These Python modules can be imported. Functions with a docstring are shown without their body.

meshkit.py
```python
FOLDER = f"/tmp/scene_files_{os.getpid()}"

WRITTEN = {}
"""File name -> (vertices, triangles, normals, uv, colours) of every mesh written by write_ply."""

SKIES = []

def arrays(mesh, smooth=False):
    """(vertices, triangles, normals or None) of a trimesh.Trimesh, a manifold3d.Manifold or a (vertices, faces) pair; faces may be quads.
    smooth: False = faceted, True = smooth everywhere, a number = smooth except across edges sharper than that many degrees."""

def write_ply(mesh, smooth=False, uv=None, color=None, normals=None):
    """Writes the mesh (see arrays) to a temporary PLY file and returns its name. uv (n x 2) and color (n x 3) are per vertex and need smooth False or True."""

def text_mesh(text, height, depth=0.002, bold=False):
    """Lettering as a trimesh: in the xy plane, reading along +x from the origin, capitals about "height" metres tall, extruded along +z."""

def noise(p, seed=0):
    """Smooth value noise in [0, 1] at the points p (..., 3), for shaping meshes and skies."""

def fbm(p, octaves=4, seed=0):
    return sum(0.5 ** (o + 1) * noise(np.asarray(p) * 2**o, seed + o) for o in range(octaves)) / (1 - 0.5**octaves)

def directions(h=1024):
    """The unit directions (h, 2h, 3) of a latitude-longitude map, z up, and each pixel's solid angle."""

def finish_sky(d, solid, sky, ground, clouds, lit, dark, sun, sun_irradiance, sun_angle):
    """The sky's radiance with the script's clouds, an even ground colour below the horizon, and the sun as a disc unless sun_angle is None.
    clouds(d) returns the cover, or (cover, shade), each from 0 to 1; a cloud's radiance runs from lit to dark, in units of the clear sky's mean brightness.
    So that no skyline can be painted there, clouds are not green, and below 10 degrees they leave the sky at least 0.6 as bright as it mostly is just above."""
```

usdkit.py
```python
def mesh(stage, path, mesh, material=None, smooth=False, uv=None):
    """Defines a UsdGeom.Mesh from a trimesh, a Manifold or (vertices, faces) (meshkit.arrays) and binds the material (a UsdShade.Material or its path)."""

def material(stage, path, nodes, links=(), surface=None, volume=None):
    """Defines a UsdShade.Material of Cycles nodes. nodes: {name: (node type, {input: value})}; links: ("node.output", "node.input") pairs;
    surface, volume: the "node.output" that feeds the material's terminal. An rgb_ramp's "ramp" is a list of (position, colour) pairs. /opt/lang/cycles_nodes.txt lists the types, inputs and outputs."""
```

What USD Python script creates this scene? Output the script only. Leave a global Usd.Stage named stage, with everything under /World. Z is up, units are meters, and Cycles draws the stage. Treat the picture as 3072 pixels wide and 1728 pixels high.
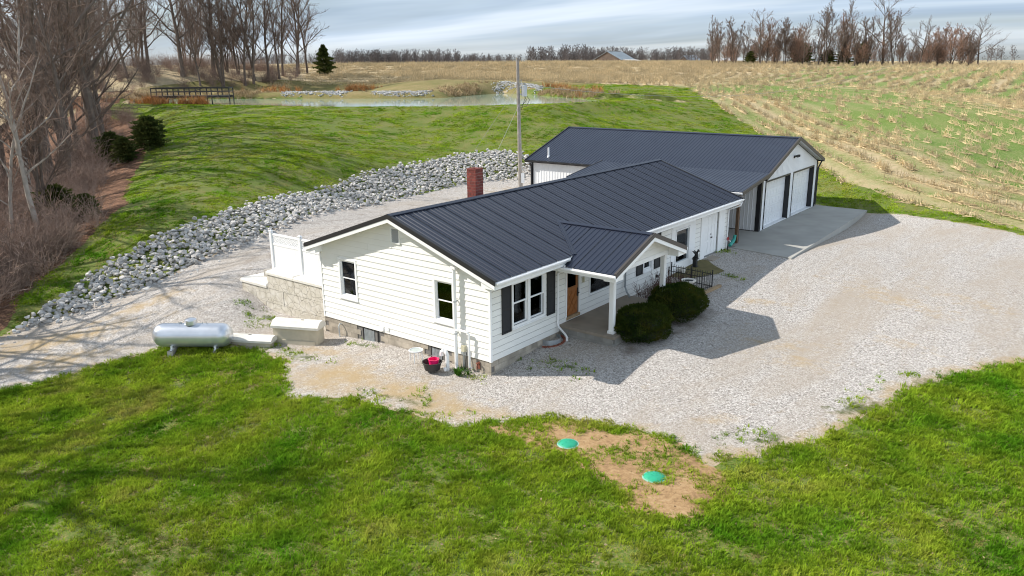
import math, random
import numpy as np
import trimesh
from scipy.interpolate import RBFInterpolator
from scipy.spatial import cKDTree
import shapely
from shapely.geometry import Polygon, LineString, Point
from pxr import Usd, UsdGeom, UsdLux, UsdShade, Gf, Sdf, Vt
import usdkit
from meshkit import noise

stage = Usd.Stage.CreateInMemory()
UsdGeom.SetStageUpAxis(stage, 'Z')
UsdGeom.SetStageMetersPerUnit(stage, 1.0)
UsdGeom.Xform.Define(stage, '/World')
UsdGeom.Scope.Define(stage, '/World/Looks')

# ------------------------------------------------------------------ camera, sky, sun, exposure
EXPOSURE = 0.42
CAM = np.array([16.714, -19.975, 10.564])
PITCH, YAW, ROLL, FPX = 0.27664, 0.66743, -0.0098, 2373.0
cp_, sp_ = math.cos(PITCH), math.sin(PITCH)
FW = np.array([-math.sin(YAW) * cp_, math.cos(YAW) * cp_, -sp_])
r0 = np.array([math.cos(YAW), math.sin(YAW), 0.0])
u0 = np.cross(r0, FW)
RT = r0 * math.cos(ROLL) + u0 * math.sin(ROLL)
UP = -r0 * math.sin(ROLL) + u0 * math.cos(ROLL)
cam = UsdGeom.Camera.Define(stage, '/World/camera')
cam.CreateHorizontalApertureAttr(36.0)
cam.CreateVerticalApertureAttr(20.25)
cam.CreateFocalLengthAttr(36.0 * FPX / 3072.0)
cam.CreateClippingRangeAttr(Gf.Vec2f(0.1, 20000.0))
cam.CreateExposureAttr(EXPOSURE)
M4 = Gf.Matrix4d(*RT, 0, *UP, 0, *(-FW), 0, *CAM, 1)
cam.AddTransformOp().Set(M4)

SUN = np.array([-1.06, -0.60, 1.0]); SUN /= np.linalg.norm(SUN)
ELEV = math.asin(SUN[2]); SROT = math.atan2(SUN[0], SUN[1])
SKY_STRENGTH, SUN_I = 0.078, 1.25
dome = UsdLux.DomeLight.Define(stage, '/World/sky')
dome.CreateIntensityAttr(1.0)
dome.GetPrim().SetCustomDataByKey('kind', 'structure')
skym = usdkit.material(stage, '/World/Looks/sky', {
    'tc': ('texture_coordinate', {}), 'sx': ('separate_xyz', {}),
    'za': ('math', {'math_type': 'add', 'value2': 0.075}), 'zm': ('math', {'math_type': 'maximum', 'value2': 0.05}),
    'dx': ('math', {'math_type': 'divide'}), 'dy': ('math', {'math_type': 'divide'}),
    'cx': ('combine_xyz', {'z': 0.0}), 'rot': ('mapping', {'rotation': (0, 0, -0.667), 'scale': (0.30, 0.95, 1), 'location': (3.2, 1.1, 0)}),
    'n1': ('noise_texture', {'scale': 0.62, 'detail': 5.0, 'roughness': 0.50, 'distortion': 0.5}),
    'n2': ('noise_texture', {'scale': 0.30, 'detail': 4.0, 'roughness': 0.5}),
    'cov': ('rgb_ramp', {'ramp': [(0.32, (0.45, 0.45, 0.45)), (0.52, (0.95, 0.95, 0.95))]}),
    'shade': ('rgb_ramp', {'ramp': [(0.34, (4.2, 5.4, 7.0)), (0.47, (5.7, 7.0, 8.6)), (0.58, (7.5, 8.6, 9.9)), (0.70, (8.6, 9.6, 10.7))]}),
    'sky': ('sky_texture', {'sky_type': 'single_scattering', 'sun_disc': False, 'sun_elevation': ELEV, 'sun_rotation': SROT,
                            'air_density': 1.0, 'aerosol_density': 1.0, 'ozone_density': 1.0, 'altitude': 200.0}),
    'hz': ('map_range', {'from_min': 0.0, 'from_max': 0.03, 'to_min': 0.35, 'to_max': 1.0, 'clamp': True}),
    'fm': ('math', {'math_type': 'multiply'}),
    'mx': ('mix_color', {'use_clamp': False}), 'bg': ('background_shader', {'strength': SKY_STRENGTH})},
    [('tc.generated', 'sx.vector'), ('sx.z', 'za.value1'), ('za.value', 'zm.value1'), ('sx.x', 'dx.value1'), ('zm.value', 'dx.value2'),
     ('sx.y', 'dy.value1'), ('zm.value', 'dy.value2'), ('dx.value', 'cx.x'), ('dy.value', 'cx.y'), ('cx.vector', 'rot.vector'),
     ('rot.vector', 'n1.vector'), ('rot.vector', 'n2.vector'), ('n2.fac', 'cov.fac'), ('n1.fac', 'shade.fac'),
     ('sx.z', 'hz.value'), ('cov.color', 'fm.value1'), ('hz.result', 'fm.value2'),
     ('fm.value', 'mx.fac'), ('sky.color', 'mx.a'), ('shade.color', 'mx.b'), ('mx.result', 'bg.color')], surface='bg.background')
UsdShade.MaterialBindingAPI.Apply(dome.GetPrim()).Bind(skym)
sun = UsdLux.DistantLight.Define(stage, '/World/sun')
sun.CreateIntensityAttr(SUN_I); sun.CreateAngleAttr(0.5); sun.CreateColorAttr(Gf.Vec3f(1.0, 0.945, 0.865))
sun.CreateNormalizeAttr(True)
zx = np.cross([0, 0, 1.0], SUN); zx /= np.linalg.norm(zx); zy = np.cross(SUN, zx)
sun.AddTransformOp().Set(Gf.Matrix4d(*zx, 0, *zy, 0, *SUN, 0, 0, 0, 60, 1))

# ------------------------------------------------------------------ helpers
used = {}
def numbered(parent, name):
    k = (parent, name); n = used.get(k, 0); used[k] = n + 1
    return f'{parent}/{name}' if n == 0 else f'{parent}/{name}_{n:03d}'
def path_of(parent):
    return '/World' if parent is None else str(parent.GetPath())
def tag(o, label=None, cat=None, group=None, kind=None):
    for k, v in (('label', label), ('category', cat), ('group', group), ('kind', kind)):
        if v: o.SetCustomDataByKey(k, v)
    return o
class Thing:
    """an Xform at the thing's base; its parts are given in world metres and stored relative to it"""
    def __init__(s, name, label, cat, loc=(0, 0, 0), rz=0.0, group=None, kind=None, world=True):
        x = UsdGeom.Xform.Define(stage, numbered('/World', name))
        x.AddTranslateOp().Set(Gf.Vec3d(*map(float, loc))); x.AddRotateZOp().Set(math.degrees(rz))
        s.prim = tag(x.GetPrim(), label, cat, group, kind); s.loc = np.array(loc, float); s.rz = rz; s.world = world
    def GetPath(s): return s.prim.GetPath()
def thing_of(parent):
    return parent if isinstance(parent, Thing) else getattr(parent, 'thing', None)
class Part:
    def __init__(s, prim, thing): s.prim, s.thing = prim, thing
    def GetPath(s): return s.prim.GetPath()
class MB:
    def __init__(s): s.v, s.f, s.n = [], [], 0
    def add(s, v, f):
        v = np.asarray(v, float); f = np.asarray(f, int)
        if f.shape[1] == 4: f = np.vstack([f[:, [0, 1, 2]], f[:, [0, 2, 3]]])
        s.v.append(v); s.f.append(f + s.n); s.n += len(v); return s
    def hexa(s, p):
        """8 corners: 0-3 one face going round, 4-7 the opposite face"""
        p = np.asarray(p, float)
        if np.dot(np.cross(p[1] - p[0], p[3] - p[0]), p[4] - p[0]) > 0: p = p[[3, 2, 1, 0, 7, 6, 5, 4]]
        return s.add(p, [[0, 1, 2, 3], [7, 6, 5, 4], [0, 4, 5, 1], [1, 5, 6, 2], [2, 6, 7, 3], [3, 7, 4, 0]])
    def box(s, x0, x1, y0, y1, z0, z1):
        return s.hexa([(x0, y0, z0), (x1, y0, z0), (x1, y1, z0), (x0, y1, z0), (x0, y0, z1), (x1, y0, z1), (x1, y1, z1), (x0, y1, z1)])
    def obox(s, c, a, b, h, ang=0.0, base=True):
        """box of size a x b x h standing on (or centred at) c, turned by ang about z"""
        ca, sa = math.cos(ang), math.sin(ang); z0 = c[2] if base else c[2] - h / 2
        q = [(c[0] + ca * i - sa * j, c[1] + sa * i + ca * j) for i, j in ((-a / 2, -b / 2), (a / 2, -b / 2), (a / 2, b / 2), (-a / 2, b / 2))]
        return s.hexa([(*k, z0) for k in q] + [(*k, z0 + h) for k in q])
    def beam(s, p, q, w, h, up=(0, 0, 1)):
        p, q = np.asarray(p, float), np.asarray(q, float); d = q - p; d /= np.linalg.norm(d)
        a = np.cross(d, up); a /= np.linalg.norm(a); b = np.cross(a, d); a, b = a * w / 2, b * h / 2
        return s.hexa([p - a - b, p + a - b, p + a + b, p - a + b, q - a - b, q + a - b, q + a + b, q - a + b])
    def tube(s, pts, rad, n=8, cap=True):
        p = np.asarray(pts, float); rad = np.broadcast_to(np.asarray(rad, float), (len(p),))
        t = np.gradient(p, axis=0); t /= np.linalg.norm(t, axis=1, keepdims=True) + 1e-12
        ref = np.array([0, 0, 1.0]) if abs(t[:, 2]).max() < 0.95 else np.array([1.0, 0.13, 0.02])
        a = np.cross(t, ref); a /= np.linalg.norm(a, axis=1, keepdims=True) + 1e-12; b = np.cross(t, a)
        g = np.arange(n) * 2 * np.pi / n
        v = p[:, None] + rad[:, None, None] * (np.cos(g)[None, :, None] * a[:, None] + np.sin(g)[None, :, None] * b[:, None])
        i, j = np.meshgrid(np.arange(len(p) - 1), np.arange(n), indexing='ij')
        f = np.stack([i * n + j, i * n + (j + 1) % n, (i + 1) * n + (j + 1) % n, (i + 1) * n + j], -1).reshape(-1, 4)
        f = np.vstack([f[:, [0, 1, 2]], f[:, [0, 2, 3]]])
        v = v.reshape(-1, 3)
        if cap:
            m = len(v); v = np.vstack([v, p[0], p[-1]]); k = np.arange(n); L = (len(p) - 1) * n
            f = np.vstack([f, np.stack([np.full(n, m), (k + 1) % n, k], 1), np.stack([np.full(n, m + 1), L + k, L + (k + 1) % n], 1)])
        return s.add(v, f)
    def lathe(s, c, prof, n=24, wob=None):
        """prof: (radius, height) pairs about a vertical axis through c"""
        g = np.arange(n) * 2 * np.pi / n
        v = np.array([[c[0] + r * (1 if wob is None else wob(t, r)) * math.cos(t), c[1] + r * (1 if wob is None else wob(t, r)) * math.sin(t), c[2] + z] for r, z in prof for t in g])
        i, j = np.meshgrid(np.arange(len(prof) - 1), np.arange(n), indexing='ij')
        f = np.stack([i * n + j, i * n + (j + 1) % n, (i + 1) * n + (j + 1) % n, (i + 1) * n + j], -1).reshape(-1, 4)
        return s.add(v, f)
    def prism(s, poly, ext):
        """poly: 3D corners of a flat convex outline, pushed out by the vector ext"""
        p = np.asarray(poly, float); n = len(p); q = p + np.asarray(ext, float)
        f = [[0, i, i + 1] for i in range(1, n - 1)] + [[n, n + i + 1, n + i] for i in range(1, n - 1)]
        for i in range(n): j = (i + 1) % n; f += [[i, n + i, n + j], [i, n + j, j]]
        f = np.array(f)
        if np.dot(np.cross(p[1] - p[0], p[2] - p[0]), np.asarray(ext, float)) < 0: f = f[:, ::-1]
        f = f[:, ::-1]
        return s.add(np.vstack([p, q]), f)
    def arrays(s): return np.vstack(s.v), np.vstack(s.f)
    def build(s, name, mat, parent=None, smooth=False, **tags):
        v, f = s.arrays(); t = thing_of(parent) if parent is not None else None
        if t is not None and t.world:
            v = v - t.loc; c, n = math.cos(-t.rz), math.sin(-t.rz)
            v = np.stack([c * v[:, 0] - n * v[:, 1], n * v[:, 0] + c * v[:, 1], v[:, 2]], 1)
        m = usdkit.mesh(stage, numbered(path_of(parent), name), (v, f), LK[mat], smooth=smooth)
        tag(m.GetPrim(), **tags)
        return Part(m.GetPrim(), t)
def single(name, mb, mat, label, cat, group=None, smooth=False, base=None):
    """a thing that is one mesh, placed at its base"""
    v, f = mb.arrays(); base = np.array([v[:, 0].mean(), v[:, 1].mean(), v[:, 2].min()]) if base is None else np.asarray(base, float)
    m = usdkit.mesh(stage, numbered('/World', name), (v - base, f), LK[mat], smooth=smooth)
    m.AddTranslateOp().Set(Gf.Vec3d(*map(float, base)))
    return tag(m.GetPrim(), label, cat, group)
def struct(name, v, f, mat, smooth=True, kind='structure', primvars=None, **tags):
    m = usdkit.mesh(stage, numbered('/World', name), (v, f), LK[mat], smooth=smooth)
    for k, arr in (primvars or {}).items():
        UsdGeom.PrimvarsAPI(m).CreatePrimvar(k, Sdf.ValueTypeNames.Float3Array, 'vertex').Set(Vt.Vec3fArray.FromNumpy(np.asarray(arr, np.float32)))
    return tag(m.GetPrim(), kind=kind, **tags)
_cls = set()
def class_tree(name):
    p = stage.CreateClassPrim('/World/prototype_shapes') if not stage.GetPrimAtPath('/World/prototype_shapes') else None
    return UsdGeom.Xform.Define(stage, f'/World/prototype_shapes/{name}')
def class_part(proto, name, v, f, mat, smooth=False):
    m = usdkit.mesh(stage, numbered(str(proto.GetPath()), name), (v, f), LK[mat], smooth=smooth)
    return m
def copy_of(proto, name, label, cat, loc, rz=0.0, sc=1.0, group=None, tilt=None):
    x = UsdGeom.Xform.Define(stage, numbered('/World', name))
    x.GetPrim().GetReferences().AddInternalReference(proto.GetPath())
    x.AddTranslateOp().Set(Gf.Vec3d(*map(float, loc))); x.AddRotateZOp().Set(math.degrees(rz))
    if tilt: x.AddRotateXOp().Set(tilt)
    x.AddScaleOp().Set(Gf.Vec3f(*( (sc,) * 3 if np.ndim(sc) == 0 else sc)))
    x.GetPrim().SetInstanceable(True)
    return tag(x.GetPrim(), label, cat, group)
def quat(normals, yaw):
    """quaternions turning z to each normal after a turn by yaw"""
    n = np.asarray(normals, float); n = n / np.linalg.norm(n, axis=1, keepdims=True)
    ax = np.stack([-n[:, 1], n[:, 0], np.zeros(len(n))], 1); w = 1 + n[:, 2]
    q = np.concatenate([w[:, None], ax], 1); q /= np.linalg.norm(q, axis=1, keepdims=True)
    c, s_ = np.cos(yaw / 2), np.sin(yaw / 2)
    return np.stack([q[:, 0] * c - q[:, 3] * s_, q[:, 1] * c + q[:, 2] * s_, q[:, 2] * c - q[:, 1] * s_, q[:, 3] * c + q[:, 0] * s_], 1)
def scatter(path, protos, pos, q, scale, idx, **tags):
    """protos: list of (v, f, material)"""
    pi = UsdGeom.PointInstancer.Define(stage, path)
    rel = pi.CreatePrototypesRel()
    for k, (v, f, mat) in enumerate(protos):
        m = usdkit.mesh(stage, f'{path}/piece_{k:03d}', (v, f), LK[mat], smooth=False)
        rel.AddTarget(m.GetPath())
    pi.CreateProtoIndicesAttr(Vt.IntArray.FromNumpy(np.asarray(idx, np.int32)))
    pi.CreatePositionsAttr(Vt.Vec3fArray.FromNumpy(np.asarray(pos, np.float32)))
    q = np.asarray(q, float)
    pi.CreateOrientationsAttr(Vt.QuathArray([Gf.Quath(float(a), float(b), float(c), float(d)) for a, b, c, d in q]))
    sc = np.asarray(scale, np.float32); sc = np.repeat(sc[:, None], 3, 1) if sc.ndim == 1 else sc
    pi.CreateScalesAttr(Vt.Vec3fArray.FromNumpy(sc))
    return tag(pi.GetPrim(), **tags)
def fbm(x, y, s, seed=0, o=3):
    x, y = np.asarray(x, float), np.asarray(y, float); out, a, t = 0, 1.0, 0
    for k in range(o):
        out = out + a * noise(np.stack([x / s, y / s, np.full_like(x, 0.37 + k)], -1), seed + k); t += a; a *= 0.5; s = s / 2.03
    return out / t

# ------------------------------------------------------------------ materials
LK = {}
def look(name, nodes, links, surface, volume=None):
    LK[name] = usdkit.material(stage, '/World/Looks/' + name, nodes, links, surface=surface, volume=volume); return LK[name]
def plain(name, col, rough=0.6, metal=0.0, var=0.0, nscale=3.0, spec=0.5, obj=0.0, bump=0.0, bscale=40.0):
    """principled with a little noise in tone (var), a per-object shift (obj) and fine relief (bump)"""
    nodes = {'p': ('principled_bsdf', {'base_color': col, 'roughness': rough, 'metallic': metal, 'specular_ior_level': spec})}; links = []
    if var or obj:
        nodes['g'] = ('geometry', {}); nodes['n'] = ('noise_texture', {'scale': nscale, 'detail': 5.0, 'roughness': 0.6})
        nodes['r'] = ('map_range', {'from_min': 0.25, 'from_max': 0.75, 'to_min': 1 - var, 'to_max': 1 + var})
        nodes['oi'] = ('object_info', {}); nodes['ro'] = ('map_range', {'to_min': 1 - obj, 'to_max': 1 + obj})
        nodes['m'] = ('math', {'math_type': 'multiply'}); nodes['c'] = ('vector_math', {'math_type': 'scale', 'vector1': col})
        links += [('g.position', 'n.vector'), ('n.fac', 'r.value'), ('oi.random', 'ro.value'), ('r.result', 'm.value1'), ('ro.result', 'm.value2'), ('m.value', 'c.scale'), ('c.vector', 'p.base_color')]
    if bump:
        nodes['g2'] = ('geometry', {}); nodes['nb'] = ('noise_texture', {'scale': bscale, 'detail': 4.0}); nodes['b'] = ('bump', {'strength': 0.6, 'distance': bump})
        links += [('g2.position', 'nb.vector'), ('nb.fac', 'b.height'), ('b.normal', 'p.normal')]
    return look(name, nodes, links, 'p.BSDF')
plain('siding', (0.80, 0.79, 0.75), 0.55, var=0.035, nscale=1.3, obj=0.025)
plain('white_trim', (0.82, 0.82, 0.81), 0.45, var=0.03)
plain('white_plastic', (0.82, 0.82, 0.82), 0.35)
plain('white_metal', (0.72, 0.73, 0.74), 0.4, var=0.03, nscale=0.8, obj=0.03)
plain('sheathing', (0.22, 0.22, 0.21), 0.9)
plain('black_trim', (0.014, 0.014, 0.016), 0.45)
plain('shutter_black', (0.012, 0.012, 0.013), 0.6)
plain('found_block', (0.33, 0.29, 0.235), 0.9, var=0.35, nscale=2.2, obj=0.15, bump=0.004)
plain('mortar_grey', (0.16,0.15,0.14), 0.95)
plain('brown_trim', (0.05, 0.042, 0.037), 0.5)
plain('iron', (0.012, 0.012, 0.013), 0.5)
plain('dark_room', (0.03, 0.03, 0.03), 0.9)
plain('curtain', (0.10, 0.17, 0.13), 0.9, var=0.2, nscale=6)
plain('blind', (0.33, 0.35, 0.36), 0.5)
plain('louver', (0.45, 0.45, 0.44), 0.6)
plain('wood_door', (0.27, 0.10, 0.028), 0.4, var=0.25, nscale=9)
plain('brass', (0.05, 0.04, 0.03), 0.35, metal=0.8)
plain('concrete', (0.36, 0.33, 0.29), 0.85, var=0.22, nscale=1.6, bump=0.004)
plain('apron_concrete', (0.34, 0.33, 0.30), 0.85, var=0.16, nscale=0.7, bump=0.003)
plain('cap_concrete', (0.66, 0.63, 0.57), 0.8, var=0.12, nscale=2.5, bump=0.004)
plain('tan_concrete', (0.50, 0.45, 0.35), 0.85, var=0.16, nscale=2.2, bump=0.004)
plain('porch_slab', (0.25, 0.21, 0.165), 0.8, var=0.18, nscale=1.5)
plain('grey_block', (0.25, 0.24, 0.22), 0.9, var=0.2, nscale=3, obj=0.12, bump=0.004)
plain('brick_red', (0.175, 0.036, 0.026), 0.85, var=0.3, nscale=8, obj=0.30, bump=0.004)
plain('mortar', (0.34, 0.23, 0.19), 0.95, var=0.15)
plain('galvanised', (0.38, 0.41, 0.43), 0.4, metal=0.6, var=0.2, nscale=5)
plain('grey_plastic', (0.45, 0.47, 0.47), 0.5)
plain('tank_silver', (0.66, 0.68, 0.72), 0.3, metal=0.85, var=0.10, nscale=1.8)
plain('old_wood', (0.05, 0.043, 0.037), 0.85, var=0.35, nscale=5, obj=0.25)
plain('pole_wood', (0.26, 0.235, 0.21), 0.9, var=0.3, nscale=4)
plain('post_wood', (0.13, 0.075, 0.04), 0.8, var=0.3, nscale=5)
plain('timber', (0.30, 0.21, 0.12), 0.85, var=0.3, nscale=5)
plain('green_lid', (0.018, 0.33, 0.19), 0.5, var=0.10, nscale=4)
plain('lid_rim', (0.20, 0.42, 0.33), 0.6, var=0.2, nscale=7)
plain('pink_plastic', (0.75, 0.012, 0.13), 0.35)
plain('black_rubber', (0.022, 0.02, 0.019), 0.55)
plain('green_pipe', (0.03, 0.33, 0.27), 0.45)
plain('red_paint', (0.30, 0.03, 0.03), 0.5)
plain('beige_box', (0.50, 0.47, 0.34), 0.5)
plain('rust', (0.20, 0.06, 0.035), 0.8)
plain('transformer_grey', (0.50, 0.52, 0.53), 0.4, var=0.08)
plain('wire', (0.03, 0.03, 0.03), 0.5)
plain('pale_wire', (0.30, 0.30, 0.29), 0.5)
plain('yellow_guard', (0.55, 0.42, 0.05), 0.5)
plain('moss', (0.13, 0.11, 0.04), 0.95, var=0.35, nscale=3)
plain('mat_stone', (0.30, 0.26, 0.21), 0.9, var=0.15)
plain('rock', (0.40, 0.385, 0.365), 0.9, var=0.22, nscale=5, obj=0.30, bump=0.012, bscale=14)
plain('shore_rock', (0.38, 0.37, 0.355), 0.9, obj=0.35)
plain('bark', (0.12, 0.09, 0.07), 0.95, var=0.35, nscale=2.5, bump=0.02, bscale=8)
plain('pale_bark', (0.30, 0.26, 0.22), 0.95, var=0.35, nscale=2.0)
plain('twig', (0.17, 0.118, 0.090), 0.95, obj=0.15)
plain('red_twig', (0.30, 0.185, 0.13), 0.95, obj=0.2)
plain('brush_twig', (0.24, 0.165, 0.125), 0.95, obj=0.45)
plain('bare_shrub', (0.10, 0.05, 0.04), 0.95)
plain('far_wood', (0.135, 0.115, 0.11), 0.95, obj=0.2)
plain('barn_board', (0.13, 0.095, 0.075), 0.9, var=0.3, nscale=0.5)
plain('old_tin', (0.24, 0.28, 0.31), 0.7, var=0.2, nscale=0.3)
plain('white_roof', (0.42, 0.43, 0.43), 0.6)
plain('stalk', (0.58, 0.47, 0.29), 0.85, obj=0.28)
plain('dry_grass', (0.36, 0.26, 0.14), 0.9, obj=0.25)
plain('rust_grass', (0.42, 0.19, 0.055), 0.9, obj=0.25)
def leafy(name, col, col2, trans=0.35, sc=0.35, obj=0.3, dead=None):
    """thin leaves and blades: diffuse and translucent, tone drifting over the ground and between clumps"""
    look(name, {'g': ('geometry', {}), 'n': ('noise_texture', {'scale': sc, 'detail': 4.0, 'roughness': 0.62}), 'rp': ('rgb_ramp', {'ramp': [(0.36, col), (0.62, col2)] if dead is None else [(0.34, col), (0.57, col2), (0.76, dead)]}),
                'oi': ('object_info', {}), 'ro': ('map_range', {'to_min': 1 - obj, 'to_max': 1 + obj}), 'c': ('vector_math', {'math_type': 'scale'}),
                'd': ('diffuse_bsdf', {}), 't': ('translucent_bsdf', {}), 'm': ('mix_closure', {'fac': trans})},
         [('g.position', 'n.vector'), ('n.fac', 'rp.fac'), ('oi.random', 'ro.value'), ('rp.color', 'c.vector1'), ('ro.result', 'c.scale'), ('c.vector', 'd.color'), ('c.vector', 't.color'), ('d.BSDF', 'm.closure1'), ('t.BSDF', 'm.closure2')], 'm.closure')
leafy('grass_blade', (0.098, 0.240, 0.012), (0.275, 0.365, 0.028), 0.4, 0.30, 0.34, dead=(0.40, 0.36, 0.09))
leafy('straw_blade', (0.27, 0.25, 0.07), (0.36, 0.30, 0.11), 0.3, 0.5, 0.25)
leafy('cedar_leaf', (0.050, 0.075, 0.020), (0.105, 0.115, 0.035), 0.15, 0.8, 0.2)
leafy('yew_leaf', (0.020, 0.042, 0.010), (0.062, 0.080, 0.015), 0.2, 1.4, 0.1, dead=(0.12, 0.095, 0.02))
leafy('weed_leaf', (0.04, 0.11, 0.015), (0.07, 0.15, 0.02), 0.25, 2.0, 0.1)
look('roof_metal', {'p': ('principled_bsdf', {'base_color': (0.016, 0.021, 0.038), 'roughness': 0.38, 'specular_ior_level': 0.36}),
                    'oi': ('object_info', {}), 'g': ('geometry', {}), 'n': ('noise_texture', {'scale': 0.9, 'detail': 4.0}),
                    'r': ('map_range', {'from_min': 0.3, 'from_max': 0.7, 'to_min': 0.33, 'to_max': 0.42})},
     [('g.position', 'n.vector'), ('n.fac', 'r.value'), ('r.result', 'p.roughness')], 'p.BSDF')
look('pane', {'t': ('transparent_bsdf', {'color': (0.75, 0.8, 0.8)}), 'g': ('glossy_bsdf', {'roughness': 0.02, 'color': (0.9, 0.95, 1.0)}), 'f': ('fresnel', {'IOR': 1.6}), 'm': ('mix_closure', {})},
     [('f.fac', 'm.fac'), ('t.BSDF', 'm.closure1'), ('g.BSDF', 'm.closure2')], 'm.closure')
look('frosted', {'p': ('principled_bsdf', {'base_color': (0.55, 0.62, 0.6), 'roughness': 0.3, 'transmission_weight': 0.4})}, [], 'p.BSDF')

# ---- ground materials
def ground_look(name, stops, sc1, sc2, mixw, rough=0.95, bump=0.02, bscale=18.0, spots=None, prim=None, detail=8.0, prim_spots=None):
    """noise at two sizes through a ramp of stops; spots: (scale, threshold, colour) specks; prim: primvar 'stain' (r,g,b weights) blends three colours in"""
    nodes = {'g': ('geometry', {}), 'a': ('noise_texture', {'scale': sc1, 'detail': detail, 'roughness': 0.62}), 'b': ('noise_texture', {'scale': sc2, 'detail': 3.0, 'roughness': 0.6}),
             'm': ('mix_float', {'fac': mixw}), 'rp': ('rgb_ramp', {'ramp': stops}), 'p': ('principled_bsdf', {'roughness': rough, 'specular_ior_level': 0.2}),
             'bp': ('bump', {'strength': 0.7, 'distance': bump}), 'bn': ('noise_texture', {'scale': bscale, 'detail': 4.0})}
    links = [('g.position', 'a.vector'), ('g.position', 'b.vector'), ('a.fac', 'm.a'), ('b.fac', 'm.b'), ('m.result', 'rp.fac'), ('g.position', 'bn.vector'), ('bn.fac', 'bp.height'), ('bp.normal', 'p.normal')]
    last = 'rp.color'
    for k, (s, th, col) in enumerate(spots or []):
        nodes[f's{k}'] = ('noise_texture', {'scale': s, 'detail': 3.0, 'roughness': 0.7}); nodes[f'sr{k}'] = ('map_range', {'from_min': th, 'from_max': th + 0.06, 'clamp': True}); nodes[f'sm{k}'] = ('mix_color', {'b': col})
        links += [('g.position', f's{k}.vector'), (f's{k}.fac', f'sr{k}.value'), (f'sr{k}.result', f'sm{k}.fac'), (last, f'sm{k}.a')]; last = f'sm{k}.result'
    if prim:
        nodes['at'] = ('attribute', {'attribute': 'stain'}); nodes['sp'] = ('separate_xyz', {}); links.append(('at.vector', 'sp.vector'))
        for k, (ax, col) in enumerate(zip('xyz', prim)):
            nodes[f'ns{k}'] = ('noise_texture', {'scale': 2.2, 'detail': 6.0, 'roughness': 0.7}); nodes[f'nm{k}'] = ('map_range', {'from_min': 0.35, 'from_max': 0.65, 'to_min': -0.25, 'to_max': 0.25})
            nodes[f'ad{k}'] = ('math', {'math_type': 'add'}); nodes[f'st{k}'] = ('map_range', {'from_min': 0.25, 'from_max': 0.95, 'to_min': 0.0, 'to_max': 0.85, 'clamp': True}); nodes[f'pm{k}'] = ('mix_color', {'b': col})
            links += [('g.position', f'ns{k}.vector'), (f'ns{k}.fac', f'nm{k}.value'), (f'nm{k}.result', f'ad{k}.value1'), (f'sp.{ax}', f'ad{k}.value2'), (f'ad{k}.value', f'st{k}.value'), (f'st{k}.result', f'pm{k}.fac'), (last, f'pm{k}.a')]; last = f'pm{k}.result'
    for k, (s, th, col) in enumerate(prim_spots or []):
        nodes[f'q{k}'] = ('noise_texture', {'scale': s, 'detail': 4.0, 'roughness': 0.7}); nodes[f'qr{k}'] = ('map_range', {'from_min': th, 'from_max': th + 0.08, 'to_max': 0.85, 'clamp': True}); nodes[f'qm{k}'] = ('mix_color', {'b': col})
        links += [('g.position', f'q{k}.vector'), (f'q{k}.fac', f'qr{k}.value'), (f'qr{k}.result', f'qm{k}.fac'), (last, f'qm{k}.a')]; last = f'qm{k}.result'
    links.append((last, 'p.base_color'))
    return look(name, nodes, links, 'p.BSDF')
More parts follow.
